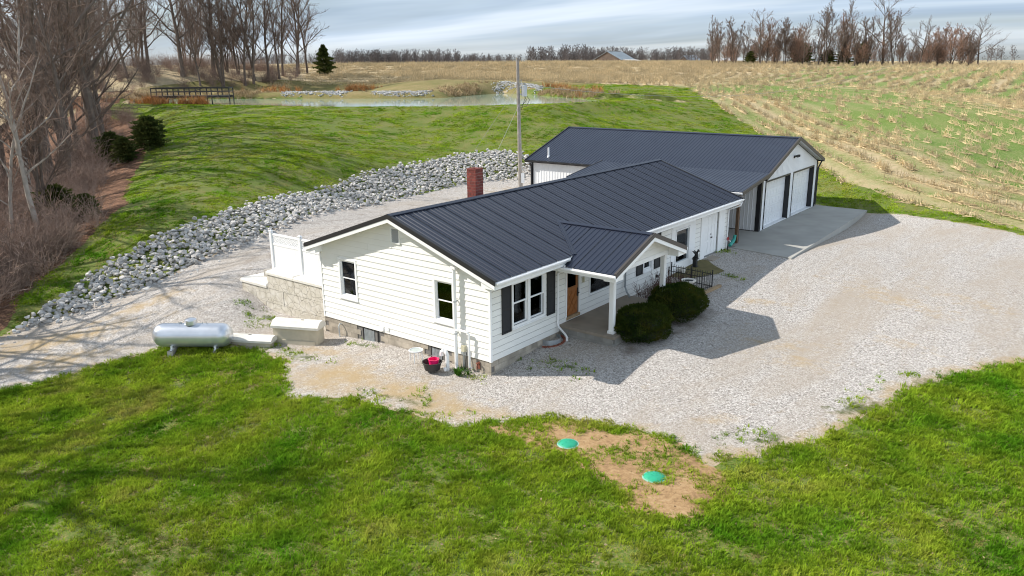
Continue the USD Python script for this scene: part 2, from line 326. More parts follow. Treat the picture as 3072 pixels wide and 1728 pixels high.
ground_look('lawn', [(0.34, (0.065, 0.112, 0.016)), (0.47, (0.105, 0.150, 0.026)), (0.58, (0.17, 0.16, 0.05)), (0.70, (0.30, 0.23, 0.12))], 0.5, 16.0, 0.65, bump=0.03)
ground_look('field', [(0.30, (0.09, 0.15, 0.022)), (0.44, (0.13, 0.16, 0.035)), (0.52, (0.30, 0.24, 0.12)), (0.66, (0.42, 0.33, 0.19)), (0.8, (0.52, 0.43, 0.30))], 0.07, 2.2, 0.42, bump=0.05, bscale=5.0, prim_spots=[(7.0, .55, (0.44, 0.35, 0.20)), (2.6, .62, (0.40, 0.31, 0.17))], prim=((0.43, 0.335, 0.215), (0.085, 0.175, 0.018), (0.16, 0.12, 0.07)))
ground_look('dormant', [(0.34, (0.11, 0.12, 0.03)), (0.52, (0.20, 0.165, 0.065)), (0.68, (0.29, 0.215, 0.11))], 0.25, 5.0, 0.45, bump=0.03)
ground_look('soil', [(0.3, (0.17, 0.10, 0.05)), (0.5, (0.33, 0.21, 0.105)), (0.7, (0.44, 0.31, 0.17))], 0.9, 9.0, 0.5, bump=0.03, spots=[(6.0, 0.62, (0.12, 0.07, 0.035))])
ground_look('leaf_litter', [(0.3, (0.045, 0.026, 0.018)), (0.48, (0.12, 0.062, 0.036)), (0.6, (0.23, 0.125, 0.075)), (0.75, (0.36, 0.23, 0.15))], 2.0, 11.0, 0.7, bump=0.05)
ground_look('bank_grass', [(0.3, (0.10, 0.06, 0.03)), (0.5, (0.27, 0.19, 0.10)), (0.7, (0.42, 0.32, 0.18))], 0.8, 5.0, 0.5, bump=0.08, bscale=5)
look('gravel', {'g': ('geometry', {}), 'v': ('voronoi_texture', {'scale': 28.0, 'feature': 'f1'}), 've': ('voronoi_texture', {'scale': 28.0, 'feature': 'distance_to_edge'}),
    'sv': ('separate_color', {}), 'rp': ('rgb_ramp', {'ramp': [(0.0, (0.19, 0.172, 0.155)), (0.25, (0.39, 0.358, 0.327)), (0.6, (0.50, 0.462, 0.425)), (1.0, (0.74, 0.70, 0.66))]}),
    'er': ('map_range', {'from_min': 0.0, 'from_max': 0.12, 'to_min': 0.55, 'to_max': 1.0, 'clamp': True}), 'cm': ('vector_math', {'math_type': 'scale'}),
    'bm': ('mapping', {'rotation': (0, 0, 0.75), 'scale': (1.5, 0.42, 1)}), 'big': ('noise_texture', {'scale': 0.26, 'detail': 7.0, 'roughness': 0.64, 'distortion': 0.5}), 'br': ('map_range', {'from_min': 0.44, 'from_max': 0.66, 'to_min': 0.0, 'to_max': 0.78, 'clamp': True}), 'dust': ('mix_color', {'b': (0.36, 0.305, 0.245)}),
    'at': ('attribute', {'attribute': 'stain'}), 'sp': ('separate_xyz', {}), 'ns': ('noise_texture', {'scale': 1.7, 'detail': 7.0, 'roughness': 0.7}), 'nm': ('map_range', {'from_min': 0.35, 'from_max': 0.65, 'to_min': -0.3, 'to_max': 0.3}),
    'a1': ('math', {'math_type': 'add'}), 'a2': ('math', {'math_type': 'add'}), 'a3': ('math', {'math_type': 'add'}),
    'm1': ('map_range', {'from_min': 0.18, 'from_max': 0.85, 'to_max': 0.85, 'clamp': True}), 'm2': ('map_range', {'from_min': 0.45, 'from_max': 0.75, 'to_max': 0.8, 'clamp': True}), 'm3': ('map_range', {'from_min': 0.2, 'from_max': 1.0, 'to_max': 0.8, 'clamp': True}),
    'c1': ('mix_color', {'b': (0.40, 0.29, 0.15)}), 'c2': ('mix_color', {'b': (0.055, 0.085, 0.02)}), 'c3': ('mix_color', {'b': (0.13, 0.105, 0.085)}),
    'bp': ('bump', {'strength': 0.9, 'distance': 0.03}), 'p': ('principled_bsdf', {'roughness': 0.95, 'specular_ior_level': 0.2})},
    [('g.position', 'v.vector'), ('g.position', 've.vector'), ('v.color', 'sv.color'), ('sv.r', 'rp.fac'), ('ve.distance', 'er.value'), ('rp.color', 'cm.vector1'), ('er.result', 'cm.scale'),
     ('g.position', 'bm.vector'), ('bm.vector', 'big.vector'), ('big.fac', 'br.value'), ('br.result', 'dust.fac'), ('cm.vector', 'dust.a'), ('at.vector', 'sp.vector'), ('g.position', 'ns.vector'), ('ns.fac', 'nm.value'),
     ('sp.x', 'a1.value1'), ('nm.result', 'a1.value2'), ('sp.y', 'a2.value1'), ('nm.result', 'a2.value2'), ('sp.z', 'a3.value1'), ('nm.result', 'a3.value2'),
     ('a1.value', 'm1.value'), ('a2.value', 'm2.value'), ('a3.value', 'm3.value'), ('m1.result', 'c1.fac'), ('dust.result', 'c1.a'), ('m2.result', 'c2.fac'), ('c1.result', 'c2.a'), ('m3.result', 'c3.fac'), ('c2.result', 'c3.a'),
     ('c3.result', 'p.base_color'), ('ve.distance', 'bp.height'), ('bp.normal', 'p.normal')], 'p.BSDF')
look('pond_water', {'p': ('principled_bsdf', {'base_color': (0.27, 0.34, 0.25), 'roughness': 0.06, 'specular_ior_level': 0.5}), 'g': ('geometry', {}), 'n': ('noise_texture', {'scale': 1.4, 'detail': 3.0}), 'b': ('bump', {'strength': 0.10, 'distance': 0.03})},
     [('g.position', 'n.vector'), ('n.fac', 'b.height'), ('b.normal', 'p.normal')], 'p.BSDF')

# ------------------------------------------------------------------ terrain
CP = np.array([[float(k) for k in a.split(',')] for a in """0,0,0;-9,-0.2,-0.25;-5,0,0.03;0,4,0.3;0,9,0.5;0,15,0.78;0,20,0.82;3.3,20.3,0.78;3.2,36,0.8;-0.3,36,0.85;2.5,4,0.33;-5,10,0.8;-8,16,1.2;-17,30,1.3;-17,36,1.5;-10,36,1.2;-8,24,1;-12.9,-0.2,-0.04;-11.2,-0.2,-0.03;-14.9,-0.1,0.55;-16,3,0.9;-15,8,1.2;-10,5,1;7.5,-8.4,-0.15;-2.7,-14.8,-0.9;16.3,-2.1,0.1;14.9,10,0.55;-8.3,-12.8,-1.1;-1.3,-8.9,-0.5;8.6,-1.9,-0.05;6.7,11.6,0.35;5,34.9,0.8;12.5,31.8,0.85;-1.4,-3.2,-0.1;-6.5,-4.3,-0.3;14.1,2.6,0.2;1.4,-12.2,-0.6;11.5,-4.7,0;-12.2,-4.2,-0.38;-13.9,-5.1,-0.6;-16.1,-10.1,-1.35;-15.2,-7.4,-0.95;-13.9,-0.7,0.6;-16.6,0.5,0.85;-16.3,-2,0.35;-16.5,-4.5,-0.3;-18.9,-6.3,-0.75;-22.4,-6.6,-1;-21.8,-3.8,-0.5;-20.7,-0.3,0.3;-21.6,5.8,1.15;-28.2,16.4,1.35;-28.2,24.9,1.4;-26.1,30,1.4;-23.8,32.7,1.35;-23.9,-7.1,-0.65;-24.4,-4.8,-0.5;-25.8,-2.1,0.25;-25.7,0.4,1;-26.1,3,1.7;-26.6,6.7,2;-29.2,12.5,2.15;-30.8,19.4,2.2;-31.6,25.7,2.4;-31.5,33.9,2.75;-31.4,36.3,2.85;-28.2,35.5,2.8;-25.2,35.4,2.65;-81.1,30.9,4.8;-101.4,39.6,6;-31.1,2.5,2;-48.8,13.6,3.8;-35.6,-0.5,0.5;-51.1,9.1,1.8;-31.3,-4.4,-0.5;-57.3,14.9,3.2;-88.8,26.4,4.8;-42.6,36.8,4.1;-41.3,17.1,4;-53.2,25.1,5.2;-28.7,46.7,4;-34.5,18.5,3.5;-33.6,60,4.7;-25.1,68.5,4;-18.5,70.4,3.2;-78.1,31.4,6.05;-69.5,35.8,6.05;-61.9,39.8,6.05;-54.5,43.6,6.05;-47.4,47.2,6.05;-40.5,50.8,6.05;-35.5,53.4,6.05;-35.6,63.2,6;-83.4,45,6.4;-80.5,54,6.3;-69.6,60.2,6.3;-62.7,63.3,6.3;-60.3,70.7,6.5;-52.4,77.2,6.3;-42.6,79.6,5.9;-83.9,76.9,7.17;-118.8,110.6,8.13;-118.4,78.1,8.87;-116,59.9,8.26;-117.2,45.5,7.76;-171.4,135.8,9.68;-91.8,118.4,7.48;-136.9,176.1,9.13;-180.6,234.8,10.58;-217.4,205.9,10.64;-68.2,130.2,7.12;-117.9,217.9,9.99;-77,216.7,9.24;-49.5,271.3,8.64;-26.8,315.5,8.39;-34.2,150.3,6.72;-4.5,147.1,6.36;3,112.8,5;-6.6,85.3,4.74;-23.2,98.8,5.05;-29.6,89.8,5.28;7.7,73.3,2.82;1,52.4,3.31;10.2,51.2,1.93;2,39.4,1.93;-3.6,45.8,2.29;-60.4,136.3,6.9;1400,250,7.5;1278.2,862.3,7.5;931.4,1381.4,7.5;412.3,1728.2,7.5;-200,1850,7.5;-812.3,1728.2,7.5;-1331.4,1381.4,7.5;-1678.2,862.3,7.5;-1800,250,7.5;-1678.2,-362.3,7.5;-1331.4,-881.4,7.5;-812.3,-1228.2,7.5;-200,-1350,7.5;412.3,-1228.2,7.5;931.4,-881.4,7.5;1278.2,-362.3,7.5;-150,-20,-4;60,-60,0;0,-120,0;120,50,1;150,150,6;-90,20,-3;-100,60,1;-140,110,6;-323.2,307.9,9.5;-512,490.1,8.5;-269.9,350,9.5;-429.1,555.5,8.5;-216.4,391.8,9.5;-345.9,620.6,8.5;-128,461,9.5;-208.4,728.2,8.5""".split(';')])
rbf = RBFInterpolator(CP[:, :2], CP[:, 2], kernel='thin_plate_spline', smoothing=np.where(np.arange(len(CP)) < 23, .3, 1.5))
POND = Polygon([(-101, 40.5), (-90, 35.0), (-77.5, 38.6), (-58.9, 42.4), (-46.0, 50.6), (-38.0, 65.5), (-37.6, 68.6), (-47, 75.3), (-55.6, 79.1), (-59, 83), (-67.6, 85.5), (-67.5, 78.3), (-64.5, 67.5), (-69.6, 62.3), (-77.1, 58.8), (-86.3, 54.4), (-93, 50), (-101, 46)]).buffer(1.2).buffer(-1.2)
def inside(poly, x, y):
    """signed distance to the outline of poly, positive inside"""
    pts = shapely.points(np.ravel(x), np.ravel(y)); d = shapely.distance(poly.boundary, pts)
    return np.where(shapely.contains(poly, pts), d, -d).reshape(np.shape(x))
def height(x, y):
    x, y = np.asarray(x, float), np.asarray(y, float)
    z = rbf(np.stack([x.ravel(), y.ravel()], 1)).reshape(x.shape)
    near = (x > -125) & (x < -20) & (y > 20) & (y < 105)
    if near.any():
        s = inside(POND, x[near], y[near]); zz = z[near]
        ns = ((x[near] + 62) * 0.62 + (y[near] - 62) * -0.785 > 4)                       # the dam on the house side is low and smooth
        zz = np.where(ns & (s <= 0), np.where(s > -30, np.minimum(zz, 5.84 + 0.036 * np.clip(-s, 0, 60)), zz), np.where((s <= 0) & (s > -14), np.maximum(zz, 6.55 * np.clip((14 + s) / 6, 0, 1) + zz * (1 - np.clip((14 + s) / 6, 0, 1))), zz))
        rise = np.where(ns, 0.03, np.clip(-s / 2.2, 0, 1) * 0.8)
        zz = np.where(s > 0, np.minimum(zz, 5.8) - np.clip(s, 0, 3) * 0.5, np.where(-s < 3, (5.8 + rise) * (1 - np.clip(-s / 3, 0, 1)) + zz * np.clip(-s / 3, 0, 1), zz))
        z[near] = zz
    far = np.hypot(x + 60, y - 120)
    return z - 0.05 + 0.13 * np.exp(-(x + 12.0) ** 2 / 3.5 - (y + 4.3) ** 2 / 2.2) - 0.08 * np.exp(-(x + 3) ** 2 / 60 - (y + 1) ** 2 / 22) + 0.10 * (fbm(x, y, 5.0, 3, 2) - 0.5) * np.clip((far - 60) / 100, 0, 1) 
def axis(lo, hi, step, far):
    a = list(np.arange(lo, hi + 1e-6, step)); s = step
    while a[-1] < far: s *= 1.13; a.append(a[-1] + s)
    s = step
    while a[0] > -far: s *= 1.13; a.insert(0, a[0] - s)
    return np.array(a)
def grid(xs, ys):
    X, Y = np.meshgrid(xs, ys); n, m = X.shape
    i, j = np.meshgrid(np.arange(n - 1), np.arange(m - 1), indexing='ij'); a = i * m + j
    f = np.stack([a, a + 1, a + m + 1, a + m], -1).reshape(-1, 4)
    return X.ravel(), Y.ravel(), np.vstack([f[:, [0, 1, 2]], f[:, [0, 2, 3]]])
def keep(f, mask, *arrs):
    f = f[mask[f].any(1)]; u, inv = np.unique(f, return_inverse=True); return inv.reshape(f.shape), [a[u] for a in arrs]
P_ = lambda s: [tuple(map(float, a.split(','))) for a in s.split(';')]
LOW_EDGE = P_('-16.12,-10.05;-15.29,-8.94;-14.79,-7.64;-14.24,-6.3;-13.7,-5.4;-13.14,-4.8;-11.33,-3.7;-9.46,-2.6;-7.94,-3.0;-6.7,-3.72;-5.88,-4.51;-4.59,-5.08;-3.7,-4.69;-2.92,-4.14;-2.09,-3.83;-0.76,-3.84;0.08,-3.78;1.38,-3.71;1.89,-3.37;2.4,-2.64;3.23,-1.89;3.89,-1.55;5.38,-1.17;6.48,-0.71;7.58,-0.83;8.3,-1.29;8.85,-1.71;9.07,-1.43;9.11,-0.75;9.92,-0.21;10.11,0.46;11.05,1.64;11.15,3.17;11.97,5.31;13.05,7.93;13.83,9.57;14.81,10.58;18,14.2;23,20')
TOP_EDGE = P_('21,27;16,30.5;12.34,32.65;10.29,33.84;8.43,34.78;6.05,35.36;4.8,35.66;2.99,35.5;1,36;-6,38;-17,38;-24.5,34.5')
ROCK_BASE = P_('-23.3,32.4;-25.3,29.5;-26.3,24.9;-26.0,19.7;-25.0,14.5;-23.0,9.5;-21.5,5.78;-20.8,2.3;-20.51,-0.42;-20.64,-2.45;-21.4,-4.2;-21.6,-5.82;-22.0,-6.69;-21.5,-8.06')
ROCK_TOP = P_('-22.6,-6.6;-24.0,-4.92;-25.2,-2.13;-25.5,0.37;-25.8,3.01;-26.4,6.7;-28.3,12.0;-29.9,17.0;-31.0,21.5;-31.6,25.8;-31.6,31;-31.0,34.5;-29.5,36.0;-25.0,35.8;-22.5,35.6')
GRAVEL = Polygon(LOW_EDGE + TOP_EDGE + [(-24.3, 33.4)] + [(a - 0.7, b) for a, b in ROCK_BASE] + [(-22.3, -9.5), (-24, -16), (-19, -16)]).buffer(0)
ROCKS = Polygon(ROCK_BASE[::-1] + ROCK_TOP[::-1]).buffer(0) if not Polygon(ROCK_BASE + ROCK_TOP).is_valid else Polygon(ROCK_BASE + ROCK_TOP)
LEAF = P_('-22.0,-7.9;-24.72,-6.29;-27.83,-3.28;-29.45,-0.79;-31.0,1.4;-33.11,3.72;-39.39,7.47;-43.47,10.25;-48.66,13.7;-58,18.5;-69.74,25.01;-80,29.0;-84,28;-88,30;-95,40;-104,47')
WOODS = Polygon(LEAF + [(-112, 44), (-112, 62), (-112, 80), (-150, 120), (-220, 100), (-220, -60), (-60, -60), (-30, -30)]).buffer(0)
SOIL = Polygon(P_('2.44,-3.06;2.93,-2.51;3.77,-1.79;5.18,-1.3;6.41,-1.0;7.73,-1.0;8.81,-1.7;9.29,-1.92;9.86,-2.97;9.93,-4.03;9.16,-4.36;8.26,-4.33;7.79,-3.71;6.49,-3.37;5.34,-2.82;4.33,-3.0;3.17,-3.4')).buffer(.15)
FIELD_EDGE = P_('13,33.4;10.51,35.17;8.08,36.65;5.5,37.73;2.79,38.9;-0.06,40.5;-2.64,44.81;-7.07,50.67;-17.96,68.98;-25.01,77.34;-37.18,94.96;-46,110;-53,112;-62,103;-69,93;-76,87;-91.41,84.15;-103.75,82.53;-111,75;-112.5,62.74;-112,51.58;-106,45')
LAWN = Polygon(FIELD_EDGE + [(-104, 40), (-90, 26), (-60, 10), (-35, -4), (-30, -30), (-26, -60), (60, -60), (60, 20), (30, 26)]).buffer(0)
wig = lambda x, y, a, s, seed: a * (fbm(x, y, s, seed, 4) - 0.5) * 2 + .22 * a * (fbm(x, y, s * .22, seed + 7, 2) - 0.5) * 2

X, Y, Fc = grid(axis(-124, 52, 1.0, 2400), axis(-34, 190, 1.0, 2400))
Z = height(X, Y)
# how much straw, green and bare earth lie on the field, by place: the long bands follow the crop rows
FE = LineString(FIELD_EDGE[:11])
dist_edge = shapely.distance(FE, shapely.points(X, Y))
right = np.clip((X - (-62 - 0.12 * (Y - 110))) / 22, 0, 1) * (Y > 30)
def crop_bands(x, y, de, right):
    """how much straw lies at a place: bands along the field's edge near it, slanting rows beyond the crest"""
    wv = fbm(x, y, 14.0, 61, 3); ang = math.atan2(107, -7.0); c = -math.sin(ang) * x + math.cos(ang) * y
    near_ = np.clip(1 - np.abs(de - 5) / 9, 0, 1) * .9 + np.clip(1 - np.abs(de - 37) / 7, 0, 1) * .9 + .22
    rows1 = .5 + .5 * np.sin(2 * np.pi * de / 3.8 + 1.2 * wv); rows2 = .5 + .5 * np.sin(2 * np.pi * c / 5.2 + 2.5 * wv)
    k = np.clip((de - 40) / 8, 0, 1)
    v = (1 - k) * (near_ * .70 - .04 + .5 * (rows1 - .5) + .6 * (wv - .5)) + k * (.42 + .85 * (rows2 - .5) + .7 * (wv - .5))
    far = np.clip((de - 120) / 60, 0, 1)
    return np.clip((1 - right) + right * (v * (1 - far) + far * .8), 0, 1)
straw = crop_bands(X, Y, dist_edge, right)
green = np.clip(right * (1.05 - 1.15 * straw), 0, 1)
struct('corn_field', np.stack([X, Y, Z], 1), Fc, 'field', primvars={'stain': np.stack([straw, green, 0 * X], 1)}, label='harvested corn field of pale stubble and green rows rising behind the house')
LK_field = None
def sheet(name, poly, step, mat, lift, wob, wsize, seed, base=0.0, margin=1.0, blur=0.25, stains=None, box=None, kind='structure', **tags):
    """a sheet over the terrain: it stands lift above it inside the outline and dips below it outside, so that its edge is ragged where the two cross"""
    x0, y0, x1, y1 = box or poly.bounds
    x, y, f = grid(np.arange(x0 - margin, x1 + margin, step), np.arange(y0 - margin, y1 + margin, step))
    s = inside(poly, x, y) + wig(x, y, wob, wsize, seed) * np.where(np.abs(x) + np.abs(y) > 1e9, 0, 1)
    f, (x, y, s) = keep(f, s > -blur * 1.2, x, y, s)
    z = height(x, y) + base + lift * np.clip(s / blur, -1.8, 1)
    return struct(name, np.stack([x, y, z], 1), f, mat, kind=kind, primvars=None if stains is None else {'stain': stains(x, y, s)}, **tags), (x, y, s)
sheet('lawn', LAWN, 0.4, 'lawn', 0.05, 0.5, 2.5, 5, margin=0.5, blur=0.5, box=(-114, -34, 40, 113), label='green lawn in front of the house and up the bank to the pond')
FARSIDE = Polygon([(-104, 45), (-94, 51.5), (-86, 56), (-77, 60), (-69.6, 63.3), (-64.5, 67.5), (-67, 79), (-68, 87), (-63, 87.5), (-63, 94), (-64, 101), (-69, 93), (-76, 87), (-91.4, 84), (-103.7, 82.5), (-111, 75), (-112.5, 62), (-111, 50)]).buffer(2.6)
sheet('dormant_grass', FARSIDE, 0.8, 'dormant', 0.05, 0.8, 4.0, 15, base=.07, blur=0.8, label='dull olive tan grass on the flat beyond the pond')
def blobs(x, y, L):
    o = np.zeros_like(x)
    for bx, by, rx, ry, ang, w in L:
        c, s_ = math.cos(ang), math.sin(ang); u, v = c * (x - bx) + s_ * (y - by), -s_ * (x - bx) + c * (y - by)
        o = np.maximum(o, w * np.exp(-(u / rx) ** 2 - (v / ry) ** 2))
    return o
def gravel_stains(x, y, s):
    tan = blobs(x, y, [(-19.0, -7.0, 4.0, 1.0, 0.9, 0.75), (-18.3, -3.0, 3, 0.8, 1.2, 0.6), (-4.6, -3.2, 2.2, 1.5, 0.3, 0.75), (-1.5, -2.7, 2.8, 1.0, 0.1, 0.8), (0.8, -2.8, 2.4, 0.9, 0.2, 0.75), (-16.6, -7.6, 2.2, .9, .9, .7), (4.9, 12.6, 1.2, 0.6, 0.3, 0.5), (7.2, 8.0, 1.4, 0.9, 0.4, 0.42), (8.4, 7.0, 1.0, 0.8, 0.2, 0.45), (9.4, 16.0, 3.2, 1.0, -0.5, 0.42), (12.5, 17, 3.0, 0.7, -0.5, 0.4), (8.0, 1.2, 0.6, 0.3, 1.0, 0.6), (-7.5, -1.6, 1.8, 0.7, 0.3, 0.5), (-22, 27, 5, 2.0, 1.2, 0.35), (11.2, 10.5, 1.5, 0.5, -0.4, 0.4)])
    tan = np.maximum(tan, 0.72 * np.clip(1 - (s - 0.1) / 0.9, 0, 1) * ((y > -2.2) & (x > 8.5) & (y < 14)))
    tan = np.maximum(tan, 0.6 * np.clip(1 - s / 0.7, 0, 1))
    grn = blobs(x, y, [(-1.0, -3.2, 1.2, 0.45, 0.2, 0.62), (-7.6, -2.4, 0.8, 0.3, 0.3, 0.75), (-9.6, -2.6, 1.2, 0.3, 0.5, 0.7), (-12.2, -0.6, 0.8, 0.3, 0.1, 0.75), (1.9, 1.9, 0.8, 0.25, 0.3, 0.72), (9.6, 0.8, 0.9, 0.5, 0.7, 0.66), (11.2, 4.2, 1.7, 0.7, 0.9, 0.64), (12.6, 7.2, 1.6, 0.6, 0.95, 0.64), (2.3, 15.0, 0.7, 0.3, 0.2, 0.6), (-6.2, -0.4, 0.6, 0.2, 0.2, 0.68)])
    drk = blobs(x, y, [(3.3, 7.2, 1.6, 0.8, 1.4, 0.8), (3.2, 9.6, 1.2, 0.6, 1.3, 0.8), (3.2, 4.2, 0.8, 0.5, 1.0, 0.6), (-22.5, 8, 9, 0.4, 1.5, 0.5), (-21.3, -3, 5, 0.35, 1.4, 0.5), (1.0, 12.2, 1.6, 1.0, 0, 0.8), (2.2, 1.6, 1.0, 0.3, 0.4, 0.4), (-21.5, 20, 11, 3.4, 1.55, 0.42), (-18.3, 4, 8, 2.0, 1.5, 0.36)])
    return np.stack([tan, grn, drk], 1)
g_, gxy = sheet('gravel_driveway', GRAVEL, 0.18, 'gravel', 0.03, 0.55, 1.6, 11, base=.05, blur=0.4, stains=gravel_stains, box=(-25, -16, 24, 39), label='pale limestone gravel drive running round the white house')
sheet('bare_soil', SOIL, 0.10, 'soil', 0.03, 0.75, 1.1, 12, base=.06, blur=0.35, label='patch of bare orange soil in the lawn round the green lids')
sheet('leaf_litter', WOODS, 0.6, 'leaf_litter', 0.05, 0.8, 2.0, 13, base=.05, blur=0.6, box=(-112, -32, -22, 56), kind='stuff', label='brown fallen leaves on the slope under the bare trees')
# pond
pv = np.array(POND.buffer(0.9).exterior.coords)[:-1]
tri = trimesh.creation.triangulate_polygon(POND.buffer(0.9), engine='earcut')
struct('pond', np.column_stack([tri[0], np.full(len(tri[0]), 5.8)]), tri[1], 'pond_water', smooth=False, label='pale green pond behind the grass bank')

# ------------------------------------------------------------------ walls, boards, windows
class Plane:
    """a wall plane: u along it, z up, d outward"""
    def __init__(s, o, u, n): s.o, s.u, s.n = np.array(o, float), np.array(u, float), np.array(n, float)
    def P(s, u, z, d=0.0): return s.o + s.u * u + s.n * d + np.array([0, 0, z])
    def box(s, mb, u0, u1, z0, z1, d0, d1):
        return mb.hexa([s.P(u0, z0, d0), s.P(u1, z0, d0), s.P(u1, z1, d0), s.P(u0, z1, d0), s.P(u0, z0, d1), s.P(u1, z0, d1), s.P(u1, z1, d1), s.P(u0, z1, d1)])
    def trap(s, mb, b0, b1, t0, t1, z0, z1, db, dt, back=0.0):
        return mb.hexa([s.P(b0, z0, back), s.P(b1, z0, back), s.P(t1, z1, back), s.P(t0, z1, back), s.P(b0, z0, db), s.P(b1, z0, db), s.P(t1, z1, dt), s.P(t0, z1, dt)])
def holed(pl, mb, u0, u1, z0, z1, holes, d0, d1):
    us = sorted({u0, u1, *[min(max(h[k], u0), u1) for h in holes for k in (0, 1)]}); zs = sorted({z0, z1, *[min(max(h[k], z0), z1) for h in holes for k in (2, 3)]})
    for a, b in zip(us, us[1:]):
        for c, d in zip(zs, zs[1:]):
            m, n = (a + b) / 2, (c + d) / 2
            if b - a > 1e-4 and d - c > 1e-4 and not any(h[0] < m < h[1] and h[2] < n < h[3] for h in holes): pl.box(mb, a, b, c, d, d0, d1)
rng = np.random.default_rng(7); GAB = None
def boards(pl, parent, u0, u1, z0, z1, course, holes, roof=None, joint=True):
    """lapped siding: every board is a piece of its own; roof(u) gives the height of the rake above u"""
    z = z0
    while z < z1 - 0.03:
        zt = min(z + course, z1); a0, a1, t0, t1 = u0, u1, u0, u1
        if roof is not None:
            g = np.linspace(u0, u1, 400); rz = np.array([roof(k) for k in g])
            ok, okt = g[rz > z + 0.01], g[rz > zt + 0.01]
            if len(ok) < 4: break
            a0, a1 = ok[0], ok[-1]; t0, t1 = (okt[0], okt[-1]) if len(okt) > 3 else ((a0 + a1) / 2 - .02, (a0 + a1) / 2 + .02)
        hs = [h for h in holes if h[2] < zt - 0.02 and h[3] > z + 0.02]
        cuts = sorted([(h[0], h[1]) for h in hs]); segs, k = [], a0
        for c in cuts: segs.append((k, c[0])); k = c[1]
        segs.append((k, a1)); pcs = []
        for a, b in segs:
            if b - a < 0.02: continue
            if b - a > 5.0 and joint:
                m = a + (b - a) * rng.uniform(.3, .7); pcs += [(a, m - .002), (m + .002, b)]
            else: pcs.append((a, b))
        for a, b in pcs:
            mb = MB(); pl.trap(mb, a, b, t0 if a == a0 else a, t1 if b == a1 else b, z, zt - (0.010 if pl is GAB else 0.02), 0.034 if pl is GAB else 0.020, 0.010)
            mb.build('siding_board', 'siding', parent)
        for h in hs:
            for c, d in ((z, h[2]), (h[3], zt)):
                if d - c > 0.02 and c >= z - 1e-6 and d <= zt + 1e-6:
                    mb = MB(); pl.trap(mb, h[0], h[1], h[0], h[1], c, d - .012, 0.022, 0.010); mb.build('siding_board', 'siding', parent)
        z = zt
def frame(pl, mb, u0, u1, z0, z1, w, d0, d1, wb=None):
    wb = wb or w
    pl.box(mb, u0, u1, z1 - w, z1, d0, d1); pl.box(mb, u0, u1, z0, z0 + wb, d0, d1)
    pl.box(mb, u0, u0 + w, z0 + wb, z1 - w, d0, d1); pl.box(mb, u1 - w, u1, z0 + wb, z1 - w, d0, d1)
def pane(pl, win, u0, u1, z0, z1, d):
    mb = MB(); pl.box(mb, u0, u1, z0, z1, d - .004, d); mb.build('pane', 'pane', win)
def curtain(pl, win, u0, u1, z0, z1, d, mat='curtain'):
    k = max(8, int((u1 - u0) / .03)); uu = np.linspace(u0, u1, k); dd = d + .025 * np.sin(uu * 40 + u0)
    v = [pl.P(u, z, e) for u, e in zip(uu, dd) for z in (z0, z1)]
    f = [[2 * i, 2 * i + 2, 2 * i + 3, 2 * i + 1] for i in range(k - 1)]
    MB().add(v, f).build('curtain', mat, win)
def sash_window(pl, house, u0, u1, z0, z1, cw=.09, curt=None, sill=True, label=None):
    """casing, upper and lower sash and their panes; the opening behind is a real hole"""
    mb = MB(); frame(pl, mb, u0, u1, z0, z1, cw, .0, .045)
    if sill: pl.box(mb, u0 - .02, u1 + .02, z0 - .045, z0 - .003, 0, .07)
    a, b, c, d = u0 + cw, u1 - cw, z0 + cw, z1 - cw; frame(pl, mb, a, b, c, d, .03, -.10, .02)
    win = mb.build('window', 'white_trim', house, label=label); a, b, c, d = a + .03, b - .03, c + .03, d - .03; m = (c + d) / 2
    for z_0, z_1, dd in ((m - .02, d, -.035), (c, m + .02, -.07)):
        s = MB(); frame(pl, s, a + .002, b - .002, z_0, z_1, .045, dd - .012, dd + .018); s.build('sash', 'white_plastic', win)
        pane(pl, win, a + .04, b - .04, z_0 + .04, z_1 - .04, dd)
    for q in curt or []: curtain(pl, win, a + (b - a) * q[0], a + (b - a) * q[1], c, d, -.22)
    return win
def shutter(pl, house, u0, u1, z0, z1):
    mb = MB(); frame(pl, mb, u0, u1, z0, z1, .06, .026, .062); n = max(2, int((z1 - z0) / .09))
    pl.box(mb, u0 + .05, u1 - .05, z0 + .05, z1 - .05, .026, .038)
    if z1 - z0 > 1: pl.box(mb, u0 + .06, u1 - .06, (z0 + z1) / 2 - .04, (z0 + z1) / 2 + .04, .038, .06)
    for k in range(n):
        z = z0 + .08 + (z1 - z0 - .16) * (k + .5) / n; pl.trap(mb, u0 + .06, u1 - .06, u0 + .06, u1 - .06, z - .03, z + .03, .056, .040, .037)
    return mb.build('shutter', 'shutter_black', house)
def rib_panel(parent, name, mat, O, E, S, N, t0, t1, lo, hi, rib=.2286, rh=.022, rw=.030, flat=.018):
    """one sheet of ribbed metal between t0 and t1 along E; lo(t), hi(t): its ends along S; N: outward"""
    O, E, S, N = (np.asarray(k, float) for k in (O, E, S, N)); prof = [(t0, 0.0)]; k = math.ceil((t0 - .012) / rib)
    while k * rib < t1 - .02:
        c = k * rib
        for dt, h in ((-rw, 0), (-flat * .6, rh), (flat * .6, rh), (rw, 0)):
            if t0 < c + dt < t1: prof.append((c + dt, h))
            elif c + dt <= t0 and h > 0: prof[0] = (t0, rh)
        k += 1
    prof.append((t1, 0.0)); v, n = [], len(prof)
    for t, h in prof: v += [O + E * t + S * lo(t) + N * h, O + E * t + S * hi(t) + N * h]
    f = [[2 * i, 2 * i + 2, 2 * i + 3, 2 * i + 1] for i in range(n - 1)]
    if np.dot(np.cross(E, S), N) < 0: f = [q[::-1] for q in f]
    return MB().add(v, f).build(name, mat, parent)
